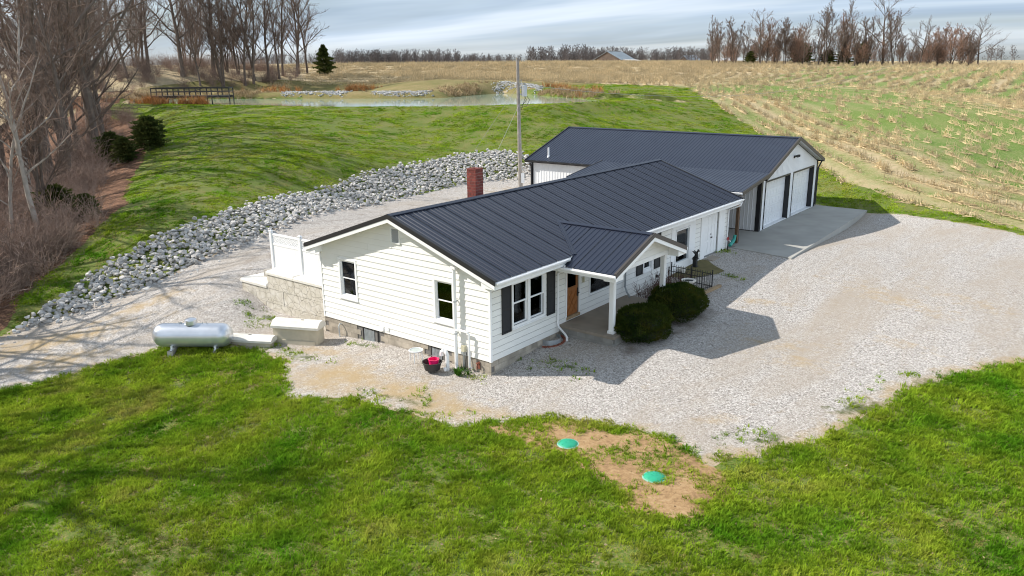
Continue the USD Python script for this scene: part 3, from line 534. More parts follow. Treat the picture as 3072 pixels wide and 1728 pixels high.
def panels(parent, mat, O, E, S, N, T0, T1, lo, hi, cover=.9144, name='roof_panel', **kw):
    t = T0
    while t < T1 - .01:
        b = min(t + cover, T1); rib_panel(parent, name, mat, O, E, S, N, t, b, lo, hi, **kw); t = b
def gutter(pl_o, E, OUT, L, parent, mat, size=.11, name='gutter'):
    """open trough along E, hung outward along OUT"""
    o, E, OUT = (np.asarray(k, float) for k in (pl_o, E, OUT)); w, h = size, size * .85
    prof = [(0, 0), (0, -h), (w * .7, -h), (w, -h * .35), (w, 0), (w * .88, 0), (w * .88, -h * .3), (w * .62, -h * .88), (w * .1, -h * .88), (w * .1, 0)]
    v = [o + OUT * a + np.array([0, 0, b]) + E * k for k in (0, L) for a, b in prof]; n = len(prof)
    f = [[i, (i + 1) % n, n + (i + 1) % n, n + i] for i in range(n)]
    mb = MB().add(v, f)
    for k in (0, L): q = [o + OUT * a + np.array([0, 0, b]) + E * k for a, b in prof[:5]]; mb.prism(q, E * .004)
    return mb.build(name, mat, parent)

# ------------------------------------------------------------------ the house
W, YF, ZS, ZT, RX, RZ, EX, SL = 9.015, 19.95, 0.468, 3.25, -4.46, 5.28, 0.56, 0.3426
house = Thing('white_farmhouse', 'long low white clapboard house with a black ribbed metal roof', 'house')
GAB = Plane((0, 0, 0), (1, 0, 0), (0, -1, 0)); FRT = Plane((0, 0, 0), (0, 1, 0), (1, 0, 0))
BAK = Plane((0, YF, 0), (1, 0, 0), (0, 1, 0)); LFT = Plane((-W, 0, 0), (0, 1, 0), (-1, 0, 0))
roof_z = lambda x: RZ - SL * abs(x - RX)
w_gab = [(-7.90, -6.82, 1.50, 3.17), (-2.66, -1.62, 1.50, 3.16)]
w_frt = [(1.18, 3.22, 1.38, 3.13), (4.60, 5.56, .84, 2.92), (6.27, 8.9, 1.42, 2.75), (10.74, 11.62, 1.44, 2.75), (13.82, 15.36, 1.14, 2.86), (17.12, 18.70, .86, 3.08)]
ins = lambda h, k: (h[0] + k, h[1] - k, h[2] + k, h[3] - k)
core = MB()
holed(GAB, core, -W, 0, ZS, ZT, [ins(h, .07) for h in w_gab], -.14, 0); holed(FRT, core, .14, YF - .14, ZS, ZT, [ins(h, .07) for h in w_frt], -.14, 0)
BAK.box(core, -W, 0, ZS, ZT, -.14, 0); LFT.box(core, .14, YF - .14, ZS, ZT, -.14, 0)
for y0, y1 in ((0.0, .14), (YF - .14, YF)): core.prism([(-W, y0, ZT), (0, y0, ZT), (0, y0, roof_z(0) - .16), (RX, y0, RZ - .16), (-W, y0, roof_z(-W) - .16)], (0, y1 - y0, 0))
core.box(-W + .14, -.14, .14, YF - .14, ZS - .05, ZS + .02)
wall = core.build('wall', 'sheathing', house)
room = MB(); room.box(-W + .15, -.15, .15, YF - .15, 3.2, 3.25)
for a in (4.2, 9.3, 13.0, 16.2): room.box(-W + .15, -.16, a, a + .1, ZS + .02, 3.2)
room.box(-4.5, -4.4, .15, YF - .15, ZS + .02, 3.2); room.build('inner_wall', 'dark_room', house)
boards(GAB, wall, -W, 0, ZS, 5.2, .2318, w_gab + [(-4.74, -4.26, 4.14, 4.76)], roof=lambda u: roof_z(u) - .17)
boards(FRT, wall, 0.0, YF, ZS + .0, ZT, .2318, [h for h in w_frt if h[0] != 13.82 and h[0] != 17.12] + [(13.42, 15.96, .70, 3.13), (16.60, 19.46, .70, 3.14)])
for pl, u0, u1 in ((GAB, -.05, .038), (FRT, -.036, .05), (FRT, YF - .08, YF + .02), (GAB, -W - .02, -W + .05)): mb = MB(); pl.box(mb, u0, u1, ZS - .01, ZT, .030, .040); mb.build('corner_trim', 'white_trim', house)
# foundation of blocks, each block a piece
fnd = MB(); fnd.box(-W + .03, -.03, .03, YF - .03, -1.2, ZS - .012); foundation = fnd.build('foundation', 'mortar_grey' if 'mortar_grey' in LK else 'grey_block', house)
holes_f = [(-6.70, -5.78, -.5, .42), (-2.93, -2.12, -.5, .42)]
for k, z in enumerate((ZS - .205, ZS - .405, ZS - .605, ZS - .805)):
    u = -W + (.2 if k % 2 else 0)
    while u < -.01:
        e = min(u + .397, 0.0)
        if not any(h[0] - .01 < e and u < h[1] + .01 for h in holes_f):
            m = MB(); GAB.box(m, u, e - .006, z, z + .194, -.04, -.004 + rng.uniform(0, .003)); m.build('concrete_block', 'found_block', foundation)
        u = e
    u = .0 + (.2 if k % 2 else 0.0)
    while u < 4.1:
        m = MB(); FRT.box(m, u, u + .391, z, z + .194, -.04, -.004 + rng.uniform(0, .003)); m.build('concrete_block', 'found_block', foundation); u += .397
m = MB(); FRT.box(m, 9.2, YF, -.2, ZS - .01, -.03, -.005); m.build('foundation_strip', 'found_block', house)
for h in holes_f:                                                      # cellar windows of old corrugated sheet in dark frames
    m = MB(); frame(GAB, m, h[0], h[1], -.30, .44, .06, -.05, .0); cw = m.build('cellar_window', 'black_trim', house)
    rib_panel(cw, 'sheet', 'galvanised', (0, .012, 0), (1, 0, 0), (0, 0, 1), (0, -1, 0), h[0] + .07, h[1] - .25, lambda t: -.3, lambda t: .40, rib=.075, rh=.014, rw=.02)
for h in w_gab: sash_window(GAB, house, *h, curt=[(.35, .75)] if h[0] > -5 else [(.72, 1.0)])
# the pair of windows at the front
a, b, c, d = w_frt[0]
m = MB(); frame(FRT, m, a, b, c, d, .09, 0, .045); FRT.box(m, 2.12, 2.27, c + .09, d - .09, -.1, .045); FRT.box(m, a - .02, b + .02, c - .05, c - .003, 0, .07); win = m.build('window', 'white_trim', house, label='double front window between two black shutters')
for u0, u1, cu in ((a + .09, 2.12, (.0, .3)), (2.27, b - .09, (.3, .6))):
    m_ = (c + d) / 2 + .03
    for z0, z1, dd in ((m_ - .02, d - .09, -.03), (c + .09, m_ + .02, -.065)):
        s = MB(); frame(FRT, s, u0, u1, z0, z1, .055, dd - .012, dd + .03); s.build('sash', 'white_plastic', win); pane(FRT, win, u0 + .05, u1 - .05, z0 + .05, z1 - .05, dd)
    curtain(FRT, win, u0 + (u1 - u0) * cu[0], u0 + (u1 - u0) * cu[1], c + .1, d - .1, -.22)
for u in (.60, 3.31): shutter(FRT, house, u, u + .52, 1.32, 3.13)
# front door of stained wood with glass above, behind a white frame
m = MB(); frame(FRT, m, 4.56, 5.60, .80, 3.0, .09, 0, .05); fd = m.build('front_door', 'white_trim', house, label='brown wooden front door with glass in its upper half')
m = MB(); FRT.box(m, 4.66, 5.50, .93, 1.95, -.06, -.02); frame(FRT, m, 4.66, 5.50, 1.95, 2.89, .12, -.06, -.02); m.build('door_leaf', 'wood_door', fd)
pane(FRT, fd, 4.78, 5.38, 2.07, 2.78, -.04)
m = MB()
for a_, b_ in (((4.74, 1.0), (5.42, 1.88)), ((4.74, 1.88), (5.42, 1.0)), ((4.74, 1.44), (5.08, 1.88)), ((5.08, 1.0), (5.42, 1.44))): m.beam(FRT.P(*a_, -.015), FRT.P(*b_, -.015), .02, .03, up=(1, 0, 0))
m.build('moulding', 'wood_door', fd)
m = MB(); FRT.box(m, 4.6, 5.56, .80, .92, -.02, .07); m.build('threshold', 'timber', fd)
m = MB(); m.tube([FRT.P(5.47, 1.75, .0), FRT.P(5.47, 1.75, .07), FRT.P(5.40, 1.75, .075)], .018, 8); FRT.box(m, 5.44, 5.50, 1.6, 1.95, -.02, .005); m.build('handle', 'iron', fd)
# picture window of the porch, small window, big blind window, double doors
a, b, c, d = w_frt[2]; m = MB(); frame(FRT, m, a, b, c, d, .07, 0, .045); win = m.build('window', 'white_trim', house, label='wide dark picture window on the porch'); pane(FRT, win, a + .07, b - .07, c + .07, d - .07, -.02)
m = MB(); FRT.box(m, 5.76, 5.84, 2.1, 2.3, .02, .09); m.build('porch_lamp', 'beige_box', house)
a, b, c, d = w_frt[3]; sash_window(FRT, house, a, b, c, d, cw=.06)
for u in (10.12, 11.76): shutter(FRT, house, u, u + .54, 1.40, 3.16)
m = MB(); FRT.box(m, 13.42, 13.82, .70, 3.13, 0, .04); FRT.box(m, 15.36, 15.96, .70, 3.13, 0, .04); FRT.box(m, 13.82, 15.36, 2.86, 3.13, 0, .04); FRT.box(m, 13.82, 15.36, .70, 1.14, 0, .04)
frame(FRT, m, 13.84, 15.34, 1.15, 2.85, .07, -.12, .055); win = m.build('window', 'white_trim', house, label='tall window with grey slatted blind and wide white surround')
pane(FRT, win, 13.9, 15.28, 1.22, 2.79, -.05)
for k in range(31):
    m = MB(); z = 1.24 + k * .049; FRT.trap(m, 13.92, 15.26, 13.92, 15.26, z, z + .03, -.10, -.13, -.135); m.build('slat', 'blind', win)
m = MB(); FRT.box(m, 16.60, 17.10, .74, 3.14, 0, .05); FRT.box(m, 18.72, 19.46, .74, 3.14, 0, .05); FRT.box(m, 17.10, 18.72, 3.06, 3.14, 0, .05); FRT.box(m, 17.10, 18.72, .78, .86, -.1, .10)
dd = m.build('double_door', 'white_trim', house, label='pair of white panelled doors in a wide white surround')
for u0 in (17.14, 17.93):
    m = MB(); FRT.box(m, u0, u0 + .775, .87, 3.05, -.06, -.02); leaf = m.build('door_leaf', 'white_trim', dd)
    for z0, z1 in ((1.0, 1.62), (1.72, 2.44), (2.54, 2.94)):
        for k in (.08, .42): m = MB(); FRT.box(m, u0 + k, u0 + k + .27, z0, z1, -.02, -.008); m.build('door_panel', 'white_trim', dd)
m = MB()
for u in (17.88, 17.97): m.lathe(FRT.P(u, 1.78, .03), [(0, 0), (.035, .01), (.035, .05), (0, .06)], 8)
m.lathe(FRT.P(17.88, 1.95, .0), [(0, 0), (.03, .01), (.03, .05), (0, .06)], 8); m.build('handle', 'brass', dd)
# gable vent
m = MB(); frame(GAB, m, -4.74, -4.26, 4.14, 4.76, .05, 0, .06); gv = m.build('gable_vent', 'white_trim', house)
for k in range(8): m = MB(); z = 4.20 + k * .065; GAB.trap(m, -4.69, -4.31, -4.69, -4.31, z, z + .05, .045, .0, -.01); m.build('louver', 'louver', gv)
# roof: deck, black edge trim, white boards below it, and every metal sheet
Y0, Y1 = -.41, 20.40; XL = 2 * RX - EX
nE = np.array([SL, 0, 1]) / math.hypot(SL, 1); Lr = (EX - RX) * math.hypot(SL, 1)
m = MB(); top = lambda x, k: roof_z(x) - k
m.prism([(EX - .01, Y0 + .05, top(EX, .03)), (RX, Y0 + .05, RZ - .03), (RX, Y0 + .05, RZ - .13), (EX - .01, Y0 + .05, top(EX, .13))], (0, Y1 - Y0 - .1, 0))
m.prism([(XL + .01, Y0 + .05, top(XL, .03)), (RX, Y0 + .05, RZ - .03), (RX, Y0 + .05, RZ - .13), (XL + .01, Y0 + .05, top(XL, .13))], (0, Y1 - Y0 - .1, 0))
roof = m.build('roof', 'white_trim', house)
for sgn, E0 in ((1, EX), (-1, XL)):
    S = np.array([-sgn, 0, SL]) / math.hypot(SL, 1); N = np.array([sgn * SL, 0, 1]) / math.hypot(SL, 1)
    panels(roof, 'roof_metal', (E0, Y0, roof_z(EX)), (0, 1, 0), S, N, 0, Y1 - Y0, lambda t: 0.0, lambda t: Lr)
    for y in (Y0, Y1):
        o = -.012 if y == Y0 else .012
        m = MB(); q = [(E0 + sgn * .02, y, top(E0, -.005)), (RX, y, RZ - .005 + .03), (RX, y, RZ - .13), (E0 + sgn * .02, y, top(E0, .13))]; m.prism(q, (0, o * 3, 0)); m.build('edge_trim', 'black_trim', roof)
        m = MB(); m.prism([(E0, y - o * .5, top(E0, .132)), (RX, y - o * .5, RZ - .132), (RX, y - o * .5, RZ - .27), (E0, y - o * .5, top(E0, .27))], (0, o * 2.5, 0)); m.build('barge_board', 'white_trim', roof)
        m = MB(); m.prism([(E0 + sgn * .03, y + o, roof_z(E0) + .004), (RX, y + o, RZ + .004), (RX, y + o, RZ + .034), (E0 + sgn * .03, y + o, roof_z(E0) + .034)], (0, -o * 9, 0)); m.build('edge_cap', 'black_trim', roof)
        if y == Y0:                                                  # boxed eave end
            m = MB(); m.prism([(E0 - sgn * .02, y + .03, top(E0, .14)), (E0 - sgn * .62, y + .03, top(E0 - sgn * .62, .14)), (E0 - sgn * .62, y + .03, top(E0, .30)), (E0 - sgn * .02, y + .03, top(E0, .30))], (0, .4, 0)); m.build('eave_return', 'white_trim', roof)
    m = MB(); q = [(E0 - sgn * .03, Y0 + .05, top(EX, .13)), (E0 - sgn * .03, Y0 + .05, top(EX, .29)), (E0 - sgn * .01, Y0 + .05, top(EX, .29)), (E0 - sgn * .01, Y0 + .05, top(EX, .13))]; m.prism(q, (0, Y1 - Y0 - .1, 0)); m.build('fascia', 'white_trim', roof)
    m = MB(); m.prism([(E0 - sgn * .03, Y0 + .06, top(EX, .28)), (0 if sgn > 0 else -W, Y0 + .06, top(EX, .28)), (0 if sgn > 0 else -W, Y0 + .06, top(EX, .30)), (E0 - sgn * .03, Y0 + .06, top(EX, .30))], (0, Y1 - Y0 - .12, 0)); m.build('soffit', 'white_trim', roof)
    m = MB(); m.prism([(RX, Y0, RZ + .05), (RX + sgn * .16, Y0, RZ + .05 - .16 * SL), (RX + sgn * .16, Y0, RZ + .024 - .16 * SL), (RX, Y0, RZ + .024)], (0, Y1 - Y0, 0)); m.build('ridge_cap', 'roof_metal', roof)
gutter((EX, Y0 + .02, roof_z(EX) - .035), (0, 1, 0), (1, 0, 0), 4.35, house, 'white_plastic'); gutter((EX, 8.95, roof_z(EX) - .035), (0, 1, 0), (1, 0, 0), Y1 - 8.95, house, 'white_plastic')
for y, x, z in ((3.2, -.8, 0), (7.7, -2.8, 0), (15.6, -1.7, 0), (18.0, -3.4, 0)):
    pass
# brick chimney behind the ridge
ch = MB(); cx, cy, cw_ = -5.62, 5.86, .25; ch.box(cx - cw_ + .012, cx + cw_ - .012, cy - cw_ + .012, cy + cw_ - .012, 4.5, 6.19); chim = ch.build('chimney', 'mortar', house)
bl, bh = .192, .106
for k in range(12):
    z = 6.20 - .122 * (k + 1)
    for side in range(4):
        Ux, Nx = [((1, 0, 0), (0, -1, 0)), ((0, 1, 0), (1, 0, 0)), ((-1, 0, 0), (0, 1, 0)), ((0, -1, 0), (-1, 0, 0))][side]
        pl = Plane((cx, cy, 0) + cw_ * (np.array(Nx) - np.array(Ux)), Ux, Nx); u = 0.0; first = .095 if (k + side) % 2 else .19
        while u < 2 * cw_ - .02:
            e = min(u + (first if u == 0 else bl), 2 * cw_); e = 2 * cw_ if 2 * cw_ - e < .04 else e
            m = MB(); pl.box(m, u + .003, e - .013, z, z + bh, -.05, -.001 - (.002 if side % 2 else 0) + rng.uniform(-.003, .0)); m.build('brick', 'brick_red', chim); u = e
m = MB(); frame_ = [(cx - cw_ - .01, cx + cw_ + .01, cy - cw_ - .01, cy - .14), (cx - cw_ - .01, cx + cw_ + .01, cy + .14, cy + cw_ + .01), (cx - cw_ - .01, cx - .14, cy - .14, cy + .14), (cx + .14, cx + cw_ + .01, cy - .14, cy + .14)]
for q in frame_: m.box(*q, 6.195, 6.25)
m.build('chimney_cap', 'brick_red', chim)
# porch: slab on blocks, two posts, gabled roof
m = MB(); m.box(0.03, 2.52, 4.12, 9.25, .64, .75); slab = m.build('porch_slab', 'porch_slab', house)
m = MB(); m.box(.03, 2.44, 4.22, 9.2, -.3, .638); m.build('porch_base', 'grey_block', house)
for k in range(4):
    z = .44 - k * .2; u = 0.05 + (.2 if k % 2 else 0)
    while u < 2.40:
        e = min(u + .397, 2.49); m = MB(); m.box(u, e - .007, 4.16, 4.25, z, z + .194); m.build('concrete_block', 'grey_block', slab); u += .397
    u = 4.16
    while u < 9.2: m = MB(); m.box(2.40, 2.49, u + .093, u + .483, z, z + .194); m.build('concrete_block', 'grey_block', slab); u += .397
PE, PR, PY0, PYR, PY1, PXE = 3.28, 4.30, 3.60, 6.40, 9.20, 2.82
ps = (PR - PE) / (PYR - PY0); Lp = math.hypot(PR - PE, PYR - PY0)
for y in (4.5, 8.45):
    m = MB(); m.box(2.10, 2.28, y - .09, y + .09, .85, 3.0); m.box(2.06, 2.32, y - .13, y + .13, .75, .85); m.box(2.06, 2.32, y - .13, y + .13, 3.0, 3.08)
    for k in (-.05, 0, .05): m.box(2.275, 2.286, y + k - .012, y + k + .012, .9, 2.95); m.box(2.19 + k - .012, 2.19 + k + .012, y - .096, y - .085, .9, 2.95)
    m.build('porch_column', 'white_trim', house)
xv = lambda y: EX - ((PE + ps * (min(y, 2 * PYR - y) - PY0)) - roof_z(EX)) / SL      # where the porch plane meets the main roof
m = MB()
for y0, y1 in ((PY0, PYR), (PY1, PYR)):
    m.prism([(-2.0, y0, PE - .03), (-2.0, y1, PR - .03), (-2.0, y1, PR - .12), (-2.0, y0, PE - .12)], (PXE - .05 + 2.0, 0, 0)) if False else m.prism([(.0, y0, PE - .03), (.0, y1, PR - .03), (.0, y1, PR - .12), (.0, y0, PE - .12)], (PXE - .05, 0, 0))
proof = m.build('porch_roof', 'white_trim', house)
for sgn, y0 in ((1, PY0), (-1, PY1)):
    S = np.array([0, sgn * (PYR - PY0), PR - PE]) / Lp; N = np.array([0, -sgn * ps, 1]) / math.hypot(ps, 1)
    def lo(t):
        x = PXE - t
        if x > EX: return 0.0
        zz = roof_z(x); s_ = (zz - PE) / (PR - PE) * Lp - .12
        return float(min(max(s_, 0.0 if x > .0 else 0.2), Lp))
    panels(proof, 'roof_metal', (PXE, y0, PE), (-1, 0, 0), S, N, 0, 4.35, lo, lambda t: Lp)
    m = MB(); m.prism([(PXE, y0, PE + .03), (PXE, PYR, PR + .03), (PXE, PYR, PR - .12), (PXE, y0, PE - .12)], (.03, 0, 0)); m.build('edge_trim', 'brown_trim', proof)
    m = MB(); m.prism([(PXE - .03, y0, PE - .12), (PXE - .03, PYR, PR - .12), (PXE - .03, PYR, PR - .27), (PXE - .03, y0, PE - .27)], (.045, 0, 0)); m.build('barge_board', 'white_trim', proof)
    m = MB(); m.prism([(PXE + .025, y0, PE + .028), (PXE + .025, PYR, PR + .028), (PXE + .025, PYR, PR + .055), (PXE + .025, y0, PE + .055)], (-.10, 0, 0)); m.build('edge_cap', 'brown_trim', proof)
    m = MB(); yv = PYR - sgn * .02; x_top, x_bot = xv(PYR), EX; y_bot = PYR - sgn * ((PR - roof_z(EX)) / ps)
    a_, b_ = np.array([x_top, PYR, PR + .03]), np.array([x_bot, y_bot, roof_z(EX) + .03]); m.beam(a_ + (0, 0, .0), b_, .16, .02); m.beam(a_, b_ + (0, 0, .0), .05, .05); m.build('valley_flashing', 'roof_metal', proof)
    m = MB(); m.prism([(PXE, PYR, PR + .055), (PXE, PYR - sgn * .15, PR + .055 - .15 * ps), (PXE, PYR - sgn * .15, PR + .03 - .15 * ps), (PXE, PYR, PR + .03)], (xv(PYR) - PXE, 0, 0)); m.build('ridge_cap', 'roof_metal', proof)
    m = MB(); m.box(EX - .5, PXE - .03, y0 - .012, y0 + .012, PE - .22, PE - .035); m.build('fascia', 'white_trim', proof)
gutter((.12, PY0 - .01, PE - .03), (1, 0, 0), (0, -1, 0), PXE - .10, house, 'white_plastic'); gutter((.6, PY1 + .01, PE - .03), (1, 0, 0), (0, 1, 0), PXE - .6, house, 'white_plastic')
PG = Plane((2.30, 0, 0), (0, 1, 0), (1, 0, 0)); pz = lambda y: PR - ps * abs(y - PYR)
m = MB(); m.prism([PG.P(PY0 + .3, PE - .05, -.08), PG.P(PY1 - .3, PE - .05, -.08), PG.P(PYR, PR - .12, -.08)], (.08, 0, 0)); pgw = m.build('porch_gable', 'siding', house)
boards(PG, pgw, PY0 + .2, PY1 - .2, PE - .04, 4.3, .26, [(6.25, 6.6, 3.62, 3.86)], roof=lambda u: pz(u) - .13)
m = MB(); PG.box(m, PY0 + .35, PY1 - .35, 3.06, 3.235, -.14, .03); m.build('porch_beam', 'white_trim', house)
for y in (PY0 + .35, PY1 - .35): m = MB(); m.box(.0, 2.2, y - .07, y + .07, 3.06, 3.22); m.build('porch_beam', 'white_trim', house)
m = MB(); m.box(.03, 2.2, PY0 + .3, PY1 - .3, 3.225, 3.24); m.build('porch_ceiling', 'white_trim', house)
m = MB(); frame(PG, m, 6.25, 6.6, 3.60, 3.88, .05, .0, .05); gv = m.build('gable_vent', 'white_trim', house)
for k in range(3): m = MB(); PG.trap(m, 6.30, 6.55, 6.30, 6.55, 3.66 + .07 * k, 3.70 + .07 * k, .04, 0, -.01); m.build('louver', 'louver', gv)
for y0 in (PY0, PY1): sg = 1 if y0 == PY0 else -1; m = MB(); m.prism([(2.32, y0 + sg * .02, PE - .14), (2.32, y0 + sg * .62, PE + .08), (2.32, y0 + sg * .62, PE - .28), (2.32, y0 + sg * .02, PE - .28)], (.46, 0, 0)); m.build('eave_return', 'white_trim', proof)
# downspouts
def spout(pts, mat='white_plastic', w=.04, parent=None, name='downspout'):
    m = MB(); m.tube(pts, w, 6); return m.build(name, mat, parent or house)
spout([(.62, 3.62, 3.30), (.62, 3.74, 3.18), (.40, 3.80, 3.06), (.16, 3.86, 2.92), (.10, 3.95, 2.80), (.10, 3.95, .86), (.14, 3.95, .74), (.52, 3.86, .52), (.60, 3.84, .44), (.63, 3.80, .22)])
spout([(.10, 9.05, 2.85), (.10, 9.05, 1.2), (.22, 9.0, .98), (.4, 8.95, .78)], 'galvanised')
spout([(.62, 20.2, 3.38), (.62, 20.05, 3.22), (.30, 19.85, 3.08), (.09, 19.8, 2.98), (.09, 19.8, 1.1), (.12, 19.82, .95)])
m = MB(); m.tube([(.12, 20.78, 1.45), (.12, 20.72, 1.22), (.12, 20.5, 1.06)], .085, 10); m.tube([(.12, 20.72, 1.22), (.14, 20.1, .98)], .09, 10); m.build('drain_pipe', 'green_pipe', house, label='green elbow drain pipe at the house corner')
# pipes, boxes and vents on the lit gable wall
m = MB(); m.tube([(-1.49, -.16, 3.70), (-1.49, -.16, -.15)], .065, 12); m.tube([(-1.49, -.16, 1.28), (-1.47, -.17, 1.40), (-1.33, -.17, 1.44)], .055, 10); m.box(-1.60, -1.38, -.24, -.02, 3.66, 3.76); m.build('vent_stack', 'white_plastic', house)
for z in (2.45, 1.25): m = MB(); m.lathe((-1.49, -.16, z), [(.066, 0), (.078, .0), (.078, .05), (.066, .05)], 12); m.box(-1.5, -1.48, -.1, 0, z, z + .05); m.build('pipe_strap', 'grey_plastic', house)
m = MB(); m.tube([(-1.38, -.17, 1.44), (-.92, -.16, 1.42), (-.87, -.15, 1.36), (-.87, -.15, .12), (-.87, -.05, .06)], .04, 10); m.build('overflow_pipe', 'white_plastic', house)
m = MB(); m.tube([(-1.18, -.1, .66), (-1.18, -.1, -.1)], .02, 8); m.build('conduit', 'galvanised', house)
m = MB(); m.box(-1.25, -1.11, -.16, -.02, .64, .86); m.build('junction_box', 'beige_box', house)
m = MB(); m.tube([(-1.08, -.06, .62), (-1.06, -.12, .4), (-1.1, -.14, .1), (-1.12, -.12, -.1)], .014, 6); m.build('cable', 'wire', house)
m = MB(); m.tube([(-.55, -.02, .30), (-.55, -.10, .30), (-.55, -.13, .22), (-.55, -.12, .10)], .022, 8); m.lathe((-.55, -.10, .32), [(0, .0), (.05, .0), (.05, .02), (0, .03)], 8); m.box(-.60, -.50, -.03, .0, .1, .36); m.build('tap', 'rust', house)
m = MB(); GAB.trap(m, -5.60, -5.42, -5.60, -5.42, .54, .70, .10, .03); m.build('wall_vent', 'white_plastic', house); m = MB(); GAB.box(m, -5.30, -5.12, .56, .72, .02, .05); m.build('wall_vent', 'white_plastic', house)
m = MB(); m.tube([(-7.98, .0, .30), (-7.98, -.10, .34), (-7.98, -.16, .26), (-7.98, -.14, -.3)], .025, 8); m.build('hose_tap', 'grey_plastic', house)
# corrugated well of the cellar window at the front, edged with old brick
m = MB(); arc = [(.02 + .42 * math.sin(t), 3.52 - .45 * math.cos(t)) for t in np.linspace(0, math.pi, 25)]
for (a, b), (c, d), k in zip(arc, arc[1:], range(24)): m.hexa([(a, b, -.2), (c, d, -.2), (c, d, .42), (a, b, .42), (a + .02, b, -.2), (c + .02, d, -.2), (c + .02, d, .42), (a + .02, b, .42)])
m.build('window_well', 'galvanised', house)
arc2 = [(.04 + .56 * math.sin(t), 3.5 - .62 * math.cos(t)) for t in np.linspace(.15, math.pi - .1, 9)]
for p, q in zip(arc2, arc2[1:]): m = MB(); p, q = np.array(p), np.array(q); e = (q - p) * .04; z = float(height(*p)); m.beam((*(p + e), z + .06), (*(q - e), z + .06), .10, .12); m.build('edging_brick', 'rust', house)
for y in (12.05, 12.4): m = MB(); m.tube([(.02, y, 1.0), (.09, y, 1.0)], .075, 12); m.build('wall_vent', 'black_trim', house)

# ------------------------------------------------------------------ the black-roofed barn garage behind, joined to the house by an open breezeway
BR = 0.023
barn = Thing('garage_barn', 'white metal garage barn with black ribbed roof and two white overhead doors', 'barn', loc=(-.253, 28.0, 0), rz=BR, world=False)
BZ, BEV, BRG, BL, BY0, BY1 = .72, 4.06, 5.84, 16.35, -3.06, 7.664; BM = (BY0 + BY1) / 2; BS = (BRG - BEV) / (BM - BY0)
BG = Plane((0, 0, 0), (0, 1, 0), (1, 0, 0)); BN = Plane((0, BY0, 0), (1, 0, 0), (0, -1, 0)); BF = Plane((0, BY1, 0), (1, 0, 0), (0, 1, 0)); BW = Plane((-BL, 0, 0), (0, 1, 0), (-1, 0, 0))
bz = lambda y: BRG - BS * abs(y - BM)
doors = [(-2.30, 1.92, .93, 3.68), (2.66, 6.84, .93, 3.67)]
m = MB(); holed(BG, m, BY0, BY1, BZ, BEV, doors, -.30, 0); m.prism([BG.P(BY0, BEV, -.3), BG.P(BY1, BEV, -.3), BG.P(BM, BRG, -.3)], (.3, 0, 0))
BN.box(m, -BL, -.3, BZ, BEV, -.15, 0); BF.box(m, -BL, -.3, BZ, BEV, -.15, 0); BW.box(m, BY0 + .15, BY1 - .15, BZ, BEV, -.15, 0); m.prism([BW.P(BY0, BEV, -.15), BW.P(BY1, BEV, -.15), BW.P(BM, BRG, -.15)], (.15, 0, 0))
bwall = m.build('wall', 'white_metal', barn)
kw = dict(rib=.2286, rh=.02, rw=.022, name='wall_panel')
panels(bwall, 'white_metal', BN.P(0, 0, .004), (1, 0, 0), (0, 0, 1), (0, -1, 0), -BL, -.01, lambda t: BZ, lambda t: BEV, **kw)
panels(bwall, 'white_metal', BW.P(0, 0, .004), (0, 1, 0), (0, 0, 1), (-1, 0, 0), BY0, BY1, lambda t: BZ, lambda t: bz(t), **kw)
t = BY0
while t < BY1 - .02:                                                   # the gable sheets stop at the doors
    e = min([b for b in [t + .9144, BY1, *[d[k] for d in doors for k in (0, 1)]] if b > t + .01]); dr = [d for d in doors if d[0] - .01 < t and e < d[1] + .01]
    rib_panel(bwall, 'wall_panel', 'white_metal', BG.P(0, 0, .004), (0, 1, 0), (0, 0, 1), (1, 0, 0), t, e, lambda q: dr[0][3] + .02 if dr else BZ, lambda q: bz(q) - .08, rib=.2286, rh=.02, rw=.022); t = e
for u0, u1, z0, z1 in doors:
    m = MB(); BG.box(m, u0 - .10, u0, z0 - .02, z1 + .10, .0, .035); BG.box(m, u0, u1, z1, z1 + .10, .0, .035); BG.box(m, u1, u1 + .10, z0 - .02, z1 + .10, .0, .035); BG.box(m, u1 - .012, u1 + .001, z0, z1, -.31, .0); BG.box(m, u0 - .001, u0 + .012, z0, z1, -.31, .0); gd = m.build('garage_door', 'black_trim', barn, label='left white overhead door of the barn' if u0 < 0 else 'right white overhead door of the barn')
    n = 5; h = (z1 - z0) / n
    for k in range(n):
        m = MB(); BG.box(m, u0 + .012, u1 - .012, z0 + k * h, z0 + (k + 1) * h - .008, -.30, -.262)
        for j in range(8): w = (u1 - u0 - .1) / 8; BG.trap(m, u0 + .05 + j * w + .05, u0 + .05 + (j + 1) * w - .05, u0 + .05 + j * w + .05, u0 + .05 + (j + 1) * w - .05, z0 + k * h + .12, z0 + (k + 1) * h - .12, -.25, -.25, -.263)
        m.build('door_panel', 'white_metal', gd)
for u0, u1, pl in ((BY0 - .01, BY0 + .22, BG), (-.22, .036, BN), (BY1 - .16, BY1 + .01, BG), (-BL - .01, -BL + .16, BN)):
    m = MB(); pl.box(m, u0, u1, BZ, BEV, .0, .036); m.build('corner_trim', 'black_trim', barn)
m = MB(); BN.box(m, -BL, -.22, BZ, BZ + .20, .0, .034); m.build('base_trim', 'black_trim', barn)
m = MB(); BG.prism = None; m.beam(BG.P(BY0, bz(BY0) - .10, .02), BG.P(BM, BRG - .10, .02), .03, .10, up=(1, 0, 0)); m.build('gable_trim', 'black_trim', barn)
m = MB(); m.beam(BG.P(BY1, bz(BY1) - .10, .02), BG.P(BM, BRG - .10, .02), .03, .10, up=(1, 0, 0)); m.build('gable_trim', 'black_trim', barn)
X1, X0, OE = .375, -16.73, .24; RT0 = BRG + .12
m = MB()
